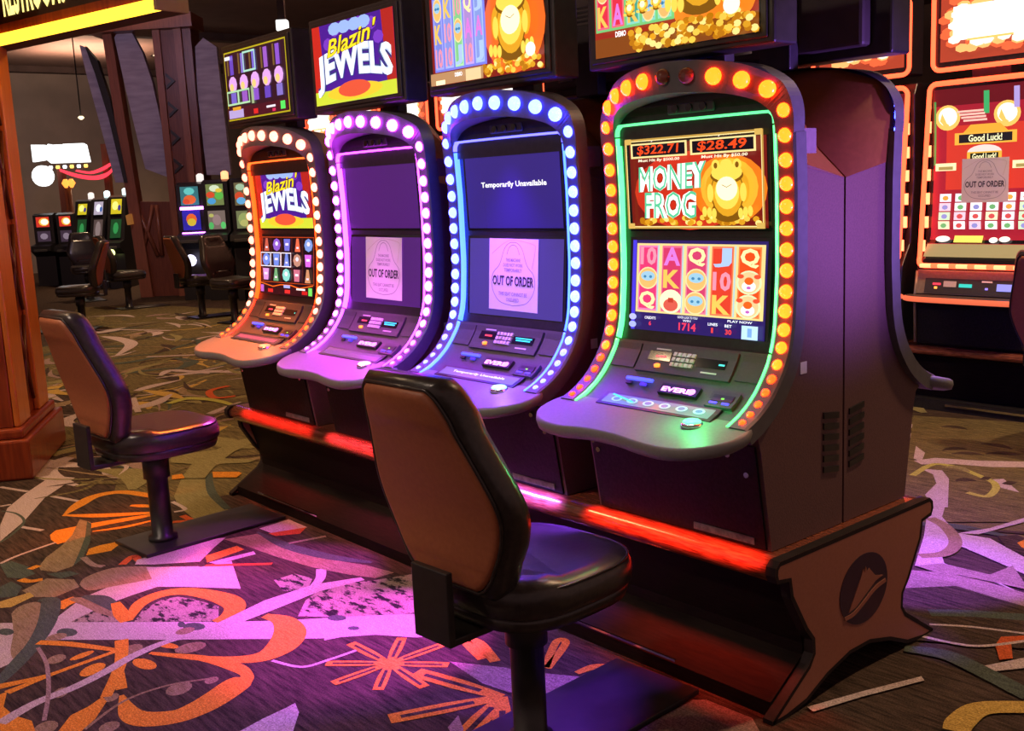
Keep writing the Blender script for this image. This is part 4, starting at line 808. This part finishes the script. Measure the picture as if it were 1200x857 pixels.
# ---------------------------------------------------------------- the bank with neon frames behind
M_GOLDP = mat('bronze_panel', (.30, .24, .15), .35, .3, noise=(.36, .29, .18), scale=60)
NEON_O = emis((5, .26, .09)); NEON_Y = emis((7, .75, .3))
def rrect(x0, z0, x1, z1, r, n=5):
    p = []
    for cx, cz, a in ((x1-r, z1-r, 0), (x0+r, z1-r, 90), (x0+r, z0+r, 180), (x1-r, z0+r, 270)):
        for k in range(n+1): t = math.radians(a+90*k/n); p.append((cx+r*math.cos(t), cz+r*math.sin(t)))
    return p
def red_game(p, full=True):
    p.bands(0, 0, 1, 1, emis('a02030', .95), 24); p.bands(.12, .4, .98, .78, emis('c8382a', 1), 10); p.rect(0, .9, 1, 1, emis('6a1820', .8))
    W = emis('fff6e8', 1.2)
    for u in (.13, .68): p.ell(u, .83, .12, .075, emis('f8c060', 1.05)); p.ell(u, .835, .09, .055, W)
    p.bands(.0, .55, .02, .93, emis('30a050', .8), 8); p.rect(.47, .84, .52, .97, emis('40b068', .9)); p.rect(.74, .86, .79, .98, emis('b0a0e0', .9))
    for k in range(4): p.rect(.28-.02*k, .80+.018*k, .5-.01*k, .812+.018*k, emis('f8b8a8', 1.1))
    p.poly([(.28, .735), (.35, .78), (.62, .78), (.69, .735)], emis('f0a838', 1)); p.rect(.2, .665, .77, .735, emis('f4b040', 1)); p.rect(.24, .675, .73, .725, emis('28242a', .6)); p.text('Good Luck!', .33, .68, .64, .722, emis('f8f8c0', 1.1), .02)
    p.ell(.48, .615, .16, .045, emis('f8d0c8', 1.1)); p.rect(.32, .565, .64, .62, emis('f0b040', 1)); p.rect(.35, .572, .61, .612, emis('28301c', .6)); p.text('Good Luck!', .37, .575, .59, .61, emis('f8f8c0', 1.1), .02)
    for u in (.12, .84): p.rect(u-.1, .515, u+.1, .56, emis('fbe8b0', 1.1)); p.rect(u-.07, .52, u+.07, .54, emis('a89858', .9))
    rr = random.Random(2)
    for r in range(4):
        for c in range(6):
            u = .13+.15*c; v = .35-.055*r; p.rect(u-.055, v-.022, u+.055, v+.026, emis(rr.choice(['e8e8f8', 'f8e8c0', 'c8e8c0', 'f0c8d8', 'f8f8f8']), 1.05)); p.ell(u, v, .03, .015, emis(rr.choice(['e0a040', 'd05050', '70b070', '9090d0']), 1), 8)
    p.rect(0, 0, 1, .075, emis('a89868', .8)); p.rect(.25, .085, .52, .125, emis('f8d860', 1.1)); p.rect(.28, .093, .49, .117, emis('a8a080', .8)); p.ell(.14, .105, .07, .018, W); p.ell(.62, .1, .04, .016, W); p.ell(.72, .105, .05, .016, W)
def flames(p):
    rr = random.Random(6)
    for col, sp, n in (('e86038', .5, 40), ('f8b068', .44, 40), ('fff0d8', .38, 30)):
        for _ in range(n): p.ell(.5+rr.uniform(-sp, sp)*.92, .52+rr.uniform(-sp, sp)*.8, .07, .07, emis(col, 1.2), 7)
    p.rect(.16, .3, .86, .82, emis('fffaf0', 1.4))
def make_neon_machine(x, label, detail=True):
    t = empty('neon_slot_machine', (x, 3.40, 0), 0, label, 'slot machine', 'bank of neon framed machines behind')
    b = MB(); side = [(-.10, .355), (-.13, .62), (-.11, .78), (-.03, .90), (.0, 1.25), (-.01, 1.70), (.02, 1.76), (.30, 1.76), (.30, .355)]
    b.prism(side, -.325, .325, 0, M_BLACK); cab = b.build('cabinet', t, bevel=.006)
    fy = lambda z: -.045-.115*max(0, (.98-z)/.2)**1.5 if z < .98 else -.045-.02*((z-1.35)/.4)**2+.01
    # neon frame round the main screen
    pts = rrect(-.305, .79, .305, 1.735, .04); q = [Vector((px_, fy(pz), pz)) for px_, pz in pts]
    b = MB(); b.tube(q+[q[0]], .013, NEON_O, 8, False); nf = b.build('neon_frame', t)
    if detail:
        seg = MB(); seg.tube([(-.03, 0, 0), (.03, 0, 0)], .011, NEON_Y, 8); me = seg.mesh('bright_segment')
        for k in range(6):
            o = bpy.data.objects.new('bright_segment', me); o.location = (-.25+.1*k, fy(.79)-.006, .79); link(o, nf)
        for sx in (-1, 1):
            for k in range(7):
                zz = .89+.125*k; o = bpy.data.objects.new('bright_segment', me); o.location = (sx*.305, fy(zz)-.006, zz); o.rotation_euler = (math.atan2(-(fy(zz+.03)-fy(zz-.03)), .06), math.pi/2, 0); link(o, nf)
    rows = 12; b = MB()
    for k in range(rows):
        za = .80+.92*k/rows; zb = .80+.92*(k+1)/rows
        b.add([(-.295, fy(za)+.012, za), (.295, fy(za)+.012, za), (.295, fy(zb)+.012, zb), (-.295, fy(zb)+.012, zb)], [(0, 1, 2, 3)], M_GLASS)
    sc = b.build('main_screen', t, fixn=False)
    p = Pic((-.285, 0, .835), (.57, 0, 0), (0, 0, .87), .0002); red_game(p)
    p.b.v = [(vx, vy+fy(vz)+.010, vz) for vx, vy, vz in p.b.v]; p.build('screen_picture', sc)
    # topper
    b = MB(); b.box((-.30, -.02, 1.80), (.30, .12, 2.21), M_BLACK); tp = b.build('topper', t, bevel=.01)
    b = MB(); b.box((-.1, .0, 1.74), (.1, .09, 1.81), M_HOUS); b.build('topper_neck', t)
    q = [Vector((px_, -.03, pz)) for px_, pz in rrect(-.30, 1.805, .30, 2.205, .04)]; b = MB(); b.tube(q+[q[0]], .012, NEON_O, 8, False); b.build('topper_neon', tp)
    p = Pic((-.265, -.0215, 1.845), (.53, 0, 0), (0, 0, .325), .0003); p.rect(0, 0, 1, 1, emis('a8402a', 1)); flames(p); p.rect(.3, .28, .75, .31, emis('f8c868', 1)); p.build('topper_picture', tp)
    if detail:
        b = MB(); b.prism([(-.15, .64), (-.125, .765), (-.115, .765), (-.14, .64)], -.31, .31, 0, M_GOLDP); cp = b.build('control_panel', t)
        b = MB(); b.prism([(-.153, .645), (-.136, .722), (-.13, .722), (-.147, .645)], -.26, .28, 0, M_PANEL2); pl = b.build('reader_plate', cp)
        def chip(nm, x0, x1, z0, z1, m): 
            b = MB(); g = lambda z: -.155+(z-.645)*.21; b.add([(x0, g(z0), z0), (x1, g(z0), z0), (x1, g(z1), z1), (x0, g(z1), z1)], [(0, 1, 2, 3)], m); b.build(nm, pl, fixn=False)
        chip('red_digits', -.215, -.17, .688, .699, emis((1.2, .06, .1), 1)); chip('keypad', -.155, -.085, .68, .71, M_KEY); chip('teal_digits', -.07, 0.0, .68, .698, emis((.04, .6, .5), 1)); chip('service_light', -.205, -.188, .668, .68, emis((2, .6, .1), 1)); chip('bill_slot', .13, .22, .668, .704, emis((.3, .3, .9), 1)); chip('caption', .05, .105, .708, .717, M_PAPER); chip('blue_dot', .07, .085, .672, .682, emis((.4, .3, 1.5), 1))
        b = MB(); pts = cat_rom([(-.345, -.15), (-.34, -.2), (-.25, -.235), (0, -.245), (.25, -.24), (.34, -.2), (.345, -.15)], 4)
        b.loft([[(xx, yy, .60) for xx, yy in pts], [(xx, yy, .634) for xx, yy in pts]], M_PANEL); b.build('button_shelf', t)
        b = MB(); b.tube([(xx, yy-.004, .618) for xx, yy in pts], .014, emis((.9, .16, .07), .9), 8); b.build('glowing_lip', t)
        b = MB(); b.box((-.305, -.135, .37), (.305, -.10, .595), M_DOOR); b.build('lower_door', t, bevel=.004)
        for sx in (-1, 1):
            b = MB(); b.tube([(sx*.318, -.13, .37), (sx*.318, -.142, .62), (sx*.312, -.128, .76)], .008, M_GOLDP, 8); b.build('chrome_edge', t)
    return t
XR = [.262-.735*k for k in range(12)]
make_neon_machine(XR[0], 'red neon framed slot machine with out of order notice at the right edge')
make_neon_machine(XR[1], 'neon framed slot machine half hidden behind the end of the bank')
for k, lb in ((5, 'neon framed machine glimpsed beside the blue machine, under the blue-reel monitor'), (6, 'neon framed machine with bright topper glimpsed between magenta and blue machines'), (7, 'neon framed machine mostly hidden behind the magenta machine'), (8, 'neon framed machine glimpsed between the two leftmost monitors'), (9, 'neon framed machine glimpsed low between orange and magenta machines')):
    make_neon_machine(XR[k], lb, False)
t = empty('paper_notice', (XR[0]+.012, 3.40-.062, 1.115), 0, 'grey out of order notice on the red neon machine at the right edge', 'notice', 'out of order notices'); paper_parts(t, .245, .225)
b = MB(); BX = (XR[0]+XR[11])/2
bs = empty('machine_base', (BX, 3.5, 0), 0, 'dark base with brass-brown rail under the neon framed bank', 'base')
b.box((-4.5, -.14, .06), (4.5, .25, .30), M_KICK); b.build('plinth', bs)
b = MB(); b.box((-4.5, -.22, 0), (4.5, .25, .06), M_BLACK); b.build('toe_kick', bs)
b = MB(); b.box((-4.55, -.24, .315), (4.55, .28, .353), M_WOOD); b.build('deck', bs)
b = MB(); b.tube([(-4.55, -.24, .33), (4.55, -.24, .33)], .022, M_WOOD, 14); b.build('bullnose', bs)
b = MB(); b.box((3.9, -.226, .03), (4.4, -.221, .042), M_CHROME); b.build('metal_strip', bs)
chair(1.0, 2.78, math.radians(-6), 'brown chair back cut off at the right edge before the red neon machine')
# ---------------------------------------------------------------- timber column and lit sign, left
P0 = Vector((-2.47, -.67, 0)); ea = math.atan2(.467, -.884)        # near corner of the plinth; direction of its right face
col = empty('wood_column', P0, ea, 'polished red cherry wood column with fluted corner at the left edge', 'column')
b = MB(); b.box((0, 0, 0), (.86, 1.6, .20), M_REDWOOD); b.build('plinth', col, bevel=.012)
b = MB(); b.box((.03, .03, .20), (.83, 1.55, .25), M_REDWOOD); b.build('base_moulding', col, bevel=.015)
b = MB(); b.box((.08, .08, .25), (.78, 1.5, CZ), M_REDWOOD); b.build('shaft', col, bevel=.006)
for x0, x1, m in ((.085, .32, M_REDWOOD2), (.54, .775, M_REDWOOD2)):
    b = MB(); b.box((x0, .05, .25), (x1, .08, CZ), m); b.build('pilaster_strip', col, bevel=.008)
for k in range(8):
    z = .32+.47*k
    for s in (0, 1):
        b = MB(); xa, xb = (.35, .51) if s else (.51, .35)
        b.tube([(xa, .068, z), (xb, .068, z+.44)], .010, mat('dark_cherry', (.08, .016, .008), .3, noise=(.12, .025, .01), scale=8), 6); b.build('lattice_bar', col)
zs = at_depth(185, 10, 4.6).z
A_ = floor_pt(185, 12, zs); B_ = floor_pt(-60, 66, zs); dv = (B_-A_); dv.z = 0; ln = dv.length; dv.normalize(); nv = Vector((dv.y, -dv.x, 0))
if nv.dot(CAM-A_) < 0: nv = -nv
sgn = empty('lit_sign', A_, math.atan2(dv.y, dv.x), 'dark overhead sign with yellow light bar and RESTROOMS lettering', 'sign')
sd = 1 if nv.dot(Vector((-dv.y, dv.x, 0))) > 0 else -1
def sbox(nm, x0, x1, y0, y1, z0, z1, m, par=sgn, **k):
    b = MB(); b.box((x0, min(sd*y0, sd*y1), z0), (x1, max(sd*y0, sd*y1), z1), m); return b.build(nm, par, **k)
sbox('light_bar', 0, ln, -.02, .02, 0, .048, emis((3.2, 1.6, .08), 1)); sbox('wood_fascia', 0, ln, -.03, .008, .048, .095, M_REDWOOD); bd = sbox('sign_board', .0, ln, -.04, .0, .095, .60, mat('sign_black', (.02, .015, .012), .5, noise=(.03, .02, .016), scale=20))
sbox('end_box', -.02, 0, -.15, .02, 0, .6, mat('cream_laminate', (.42, .32, .2), .5, noise=(.46, .35, .22), scale=20)); sbox('soffit', 0, ln, -.15, -.02, .0, .02, M_CEILD)
u0 = floor_pt(76, 40, zs); ux = (u0-A_).dot(dv)
p = Pic((ln if sd < 0 else 0, sd*.0015, .125), (-ln if sd < 0 else ln, 0, 0), (0, 0, .2), .0005)
ucv = lambda x: (floor_pt(x, 12+(185-x)*.2204, zs)-A_).dot(dv)/ln
# lettering runs left to right as seen, i.e. against the sign's own axis
a, c = ucv(82), ucv(9)
p2 = Pic((c*ln, sd*.002, .125), ((a-c)*ln, 0, 0), (0, 0, .22), .0005); p2.text('RESTROOMS', 0, 0, 1, 1, emis((1.6, 1.25, .35), 1), .03); p2.build('lettering', bd)
spot('column_fill', (-1.9, .75, 2.55), (-2.75, -.5, 1.2), 62, (1, .55, .14), 120, .8, .08)  # warm spot added away from the sign to light the column's right face
# ---------------------------------------------------------------- far end of the hall
def stand(px_, D, py=300):
    v = at_depth(px_, py, D); return Vector((v.x, v.y, 0))
def zpx(px_, y, D): return at_depth(px_, y, D).z
M_STONE = mat('fin_stone', (.30, .27, .33), .7, noise=(.42, .38, .45), scale=3, stretch=(1, 1, 6), bump=.3)
M_DWOOD = mat('dark_cherry_wood', (.13, .03, .016), .35, noise=(.19, .05, .024), scale=4, stretch=(14, 14, 1.2))
D2 = 15.0; cp_ = stand(200, D2); cc = empty('carved_column', cp_, YAW, 'dark wood column with pale stone fins and carved chevrons in the background', 'column')
spot('fin_fill', cp_+Vector((3.2, -2.6, 3.6)), cp_+Vector((0, 0, 2.4)), 95, (.76, .62, 1), 70, .8, .1)  # bluish spot added to brighten the stone fins
def lx(x, D=D2, c=200): return (x-c)*D/FPX
def flat(nm, pts, y0, y1, m, par, D=D2, c=200):
    b = MB(); b.prism([(lx(x, D, c), zpx(x, y, D)) for x, y in pts], y0, y1, 1, m); return b.build(nm, par)
flat('core', [(208, 36), (250, 36), (248, 350), (210, 362)], -.12, .3, M_DWOOD, cc)
for x in (208, 232): flat('edge_strip', [(x, 40), (x+8, 40), (x+9, 350), (x+2, 352)], -.17, -.12, mat('mid_cherry_wood', (.22, .07, .035), .35, noise=(.28, .09, .045), scale=4, stretch=(14, 14, 1.2)), cc)
for k in range(7): 
    y = 90+32*k
    flat('chevron', [(218, y), (228, y+9), (218, y+18), (218, y+14), (224, y+9), (218, y+4)], -.15, -.12, M_BLACK, cc)
flat('pilaster', [(150, 40), (160, 40), (178, 360), (164, 364)], -.1, .1, mat('mid_cherry_wood', (.22, .07, .035)), cc)
flat('stone_fin', [(162, 50), (170, 38), (182, 44), (192, 66), (200, 100), (206, 150), (208, 208), (182, 198), (176, 160), (168, 100)], -.05, .05, M_STONE, cc)
flat('stone_fin', [(122, 58), (130, 62), (140, 90), (150, 150), (160, 214), (146, 214), (136, 150), (126, 90)], -.05, .05, M_STONE, cc)
flat('black_blade', [(130, 60), (142, 76), (152, 120), (162, 214), (158, 214), (148, 140), (138, 90)], -.12, -.02, M_BLACK, cc)
flat('stone_fin', [(250, 110), (252, 60), (262, 50), (276, 60), (280, 205), (252, 205)], -.05, .05, M_STONE, cc)
flat('capital', [(136, 34), (256, 24), (256, 40), (138, 48)], -.3, .3, M_DWOOD, cc)
lt = flat('lattice_panel', [(160, 236), (206, 236), (206, 354), (166, 360)], -.02, .15, M_DWOOD, cc)
for a, c_ in (((166, 240), (186, 300)), ((186, 240), (168, 300)), ((190, 240), (191, 300))):
    b = MB(); b.tube([(lx(a[0]), -.03, zpx(*a, D2)), (lx(c_[0]), -.03, zpx(*c_, D2))], .03, mat('mid_cherry_wood', (.22, .07, .035)), 6); b.build('lattice_bar', lt)
flat('wall_niche', [(158, 252), (163, 250), (164, 262), (159, 263)], -.2, -.1, emis('a86a30', .5), cc)
def far_machine(px0, px1, ytop, ysplit, ybot, D, label, up_fn, lo_fn, logo=None, candle=None, rz=0.0, group='slot machines at the far end of the hall', neon=None, lean=.0, logo_dz=.19):
    c = (px0+px1)/2; pos = stand(c, D); t = empty('far_slot_machine', pos, YAW+rz, label, 'slot machine', group); k = D/FPX; hw = (px1-px0)/2*k
    z = lambda y: zpx(c, y, D)
    zt, zsx, zb = z(ytop), z(ysplit), z(ybot)
    b = MB(); b.prism([(-.05, 0), (-.05, zb-.22), (-.22, zb-.12), (-.2, zb-.04), (.0, zb), (lean*.6, zsx), (lean, zt), (lean+.1, zt+.03), (.5, zt), (.5, 0)], -hw-.05, hw+.05, 0, M_BLACK); b.build('cabinet', t)
    for nm, za, zb_, fn, l0, l1 in (('upper_screen', zsx+.02, zt-.02, up_fn, lean*.6, lean), ('lower_screen', zb+.02, zsx-.03, lo_fn, 0, lean*.6)):
        b = MB(); b.add([(-hw, l0-.012, za), (hw, l0-.012, za), (hw, l1-.012, zb_), (-hw, l1-.012, zb_)], [(0, 1, 2, 3)], M_GLASS); s = b.build(nm, t, fixn=False)
        p = Pic((-hw*.95, l0-.014, za+.01), (hw*1.9, 0, 0), (0, l1-l0, zb_-za-.02), .002); fn(p); p.build('screen_picture', s)
    b = MB(); b.prism([(-.23, zb-.10), (-.05, zb-.02), (-.05, zb-.06), (-.23, zb-.13)], -hw*.95, hw*.95, 0, M_PANEL); b.build('button_deck', t)
    if logo:
        b = MB(); b.lathe([(hw*.62, 0), (hw*.62, .02)], logo, 12); b.v = [(x, -.225-zz, zb-logo_dz+y) for x, y, zz in b.v]; b.build('lit_logo', t)
    if candle is not None:
        b = MB(); b.lathe([(.05, 0), (.05, .12), (.02, .14)], candle, 10, (hw*.8, .2+lean, zt)); b.build('candle_light', t)
    if neon:
        for zz in (zsx-.01, zb-.02):
            b = MB(); b.tube([(-hw, -.05+lean*.4, zz), (hw*1.6, -.05+lean*.4, zz)], .02, neon, 8); b.build('violet_light_bar', t)
    return t
def blob(bg, items):
    def f(p):
        p.rect(0, 0, 1, 1, emis(bg, .7))
        for u, v, a, c, h in items: p.ell(u, v, a, c, emis(h, .9), 10)
    return f
VB = emis((5, 1.2, 9)); CANW = emis((.9, .8, .75), 1); CANO = emis((2, .7, .3), 1); CANB = emis((.9, 1.2, 1.2), 1.2)
far_machine(218, 240, 216, 243, 272, 14.2, 'far slot machine with teal fish screen and violet light bars', blob('3a7a80', [(.5, .3, .35, .25, 'd86030'), (.5, .75, .3, .2, '60c0b8'), (.3, .2, .2, .15, 'c84828')]), blob('3028a0', [(.5, .55, .3, .3, 'd86028'), (.5, .4, .25, .2, 'c8b030')]), emis((1.6, 1.5, 2.2)), CANW, logo_dz=.36, neon=VB, group='slot machines beside the carved column')
far_machine(248, 269, 213, 243, 271, 14.0, 'far slot machine with red and green screen beside the violet-barred one', blob('7a8a50', [(.5, .8, .3, .16, 'd0e0c0'), (.25, .5, .25, .15, 'd04828'), (.75, .45, .25, .2, '58b048'), (.3, .2, .25, .15, '4898d0'), (.75, .7, .2, .1, 'd8c040')]), blob('807068', [(.15, .2, .15, .2, '50b060'), (.85, .2, .15, .2, '58c068'), (.5, .5, .25, .3, '907878'), (.2, .75, .15, .1, 'b0b060')]), None, CANO, group='slot machines beside the carved column')
far_machine(281, 300, 211, 243, 270, 13.8, 'far slot machine peeking out beside the orange-trimmed machine', blob('706848', [(.3, .4, .3, .2, 'c84828'), (.4, .2, .3, .16, '60a8d8'), (.4, .8, .3, .15, 'a0c0a0')]), blob('788058', [(.5, .5, .4, .4, '90a060'), (.5, .3, .3, .2, 'b0b068')]), None, CANO, group='slot machines beside the carved column')
YEL = blob('d8c828', [(.4, .55, .3, .3, 'f8f080'), (.8, .4, .15, .2, '403880')]); ORB = lambda p: (YEL(p), p.rect(0, -.35, 1, -.05, emis('a04818', .8)))
GRN = blob('204a28', [(.5, .5, .25, .3, '308848')])
far_machine(92, 103, 236, 254, 283, 17.2, 'far slot machine with yellow topper and green screen, left of three', YEL, GRN, emis((1.8, 2.2, .8)), CANW, lean=.25)
far_machine(111, 122, 234, 254, 283, 17.0, 'far slot machine with white topper between two yellow ones', blob('b8b0c8', [(.5, .5, .3, .3, 'f0f0ff'), (.8, .4, .15, .2, '4060a0')]), blob('5a4a48', [(.5, .5, .3, .4, '807070')]), emis((1.2, 1.4, 2.4)), CANB, lean=.25)
far_machine(131, 144, 231, 253, 281, 16.8, 'far slot machine with yellow topper and green screen, right of three', YEL, GRN, emis((2, 2.2, .7)), CANB, lean=.25)
FIRE = blob('e03828', [(.6, .5, .4, .4, 'f8c040'), (.65, .5, .3, .3, 'fffff0')])
far_machine(47, 63, 252, 268, 285, 18.0, 'far slot machine with fiery orange screen beside the timber column', FIRE, blob('403040', [(.5, .5, .3, .3, '807080')]))
far_machine(74, 88, 251, 267, 285, 18.0, 'far slot machine with fiery orange screen next to yellow topper', FIRE, blob('403040', [(.5, .5, .3, .3, '807080')]))
def far_chair(px_, pyf, rz, label): 
    f = floor_pt(px_, pyf); c = chair(f.x, f.y, rz, label); return c
far_chair(98, 387, YAW+math.pi*.55, 'black stool seat beyond the left chair, nearest of the far chairs')
far_chair(106, 351, YAW-2.6, 'dark chair turned to the aisle before the white-topped far machine')
far_chair(152, 362, YAW-.95, 'brown-backed chair in front of the right yellow-topped far machine')
far_chair(238, 372, YAW-.9, 'brown-backed chair in front of the violet-barred far machine')
far_chair(276, 378, YAW-2.2, 'black chair showing its leather front beside the far violet machine')
# white lit sign with red swooshes over the far machines
D3 = 19.5; sp_ = at_depth(80, 190, D3); ws = empty('lit_wall_sign', (sp_.x, sp_.y, sp_.z), YAW, 'white backlit sign with red ribbon swoosh and bulbs in the far corner', 'sign')
def f3(nm, pts, y0, y1, m): 
    b = MB(); b.prism([((x-80)*D3/FPX, zpx(x, y, D3)-sp_.z) for x, y in pts], y0, y1, 1, m); return b.build(nm, ws)
W3 = emis((1.6, 1.7, 1.7))
f3('white_panel', [(40, 170), (55, 170), (57, 172), (60, 169), (64, 170), (75, 169.5), (76, 173), (77, 169), (100, 168), (103, 170), (105.5, 190), (61, 191.5), (57, 188), (56, 184), (53, 188), (40, 190)], -.05, .05, W3)
b = MB(); b.lathe([(.19, 0), (.19, .1)], W3, 16); b.v = [(x-.49, z-.05, y-.23) for x, y, z in b.v]; b.build('white_disc', ws)
RD = emis((1.3, .06, .10))
f3('red_swoosh', cat_rom([(90, 199), (105, 201), (120, 196), (132, 190), (142, 190)], 4)+cat_rom([(142, 191), (132, 193), (120, 200), (105, 204), (88, 201)], 4), -.05, 0, RD)
f3('red_swoosh', cat_rom([(70, 198), (90, 204), (110, 206), (125, 202), (132, 196)], 4)+cat_rom([(133, 199), (122, 208), (108, 211), (88, 208), (70, 201)], 4), -.05, 0, RD)
for k in range(6):
    b = MB(); v = at_depth(61+8.2*k, 196.5-.4*k, D3)-sp_; b.lathe([(.03, -.03), (.04, 0), (.03, .03)], emis((2, 1, .2)) if k % 2 else emis((1.4, 1.6, 1.8)), 8, ((61+8.2*k-80)*D3/FPX, -.08, v.z)); b.build('marquee_bulb', ws)
b = MB(); b.box((-.25, .05, -sp_.z), (-.15, .2, -.1), M_DWOOD); b.box((.6, .05, -sp_.z), (.7, .2, .3), M_DWOOD); b.build('sign_post', ws)
v = at_depth(80, 212, 18.5); tl = empty('torch_lamp', (v.x, v.y, 0), YAW, 'slim post lamp with amber globes under the white sign', 'lamp')
b = MB(); b.lathe([(.07, 0), (.05, .05), (.04, v.z-.12)], M_DWOOD, 10); b.build('post', tl)
for s in (-1, 1): b = MB(); b.lathe([(.02, -.08), (.07, 0), (.03, .07)], emis((2, .55, .08)), 10, (s*.05, 0, v.z-.04)); b.build('globe', tl)
for px_, py, D, lb in ((110, 33, 9, 'small bright ceiling light just under the yellow sign bar'), (55, 46, 10, 'tiny dim ceiling light left of the pair under the sign'), (71, 44, 10.5, 'tiny dim ceiling light right of the pair under the sign'), (95, 138, 17, 'single white spotlight glowing on the dark far wall')):
    v = at_depth(px_, py, D); t = empty('spot_light', v, YAW, lb, 'light', 'small hall lights'); r = .045 if px_ == 110 else (.025 if D < 12 else .05)
    b = MB(); b.lathe([(r*.4, -r*.6), (r, 0), (r*.6, r*.5)], emis((1.6, 1.35, .8) if px_ in (110, 95) else (.55, .5, .3)), 12); b.build('lamp_glass', t)
    b = MB(); b.lathe([(r*.2, r*.4), (r*.2, max(.05, CZ-v.z))], M_BLACK, 8); b.build('stem', t)
v = at_depth(331, 30, 6.2); t = empty('service_beacon', (v.x, v.y, v.z-.1), YAW, 'small square white lamp glowing behind the leftmost overhead monitor', 'light')
b = MB(); b.box((-.033, -.03, .07), (.033, .03, .13), emis((1.5, 1.45, 1.4))); b.build('lamp_glass', t, bevel=.006)
b = MB(); b.box((-.02, -.02, .13), (.02, .02, CZ+.1-v.z), M_HOUS); b.build('stem', t)
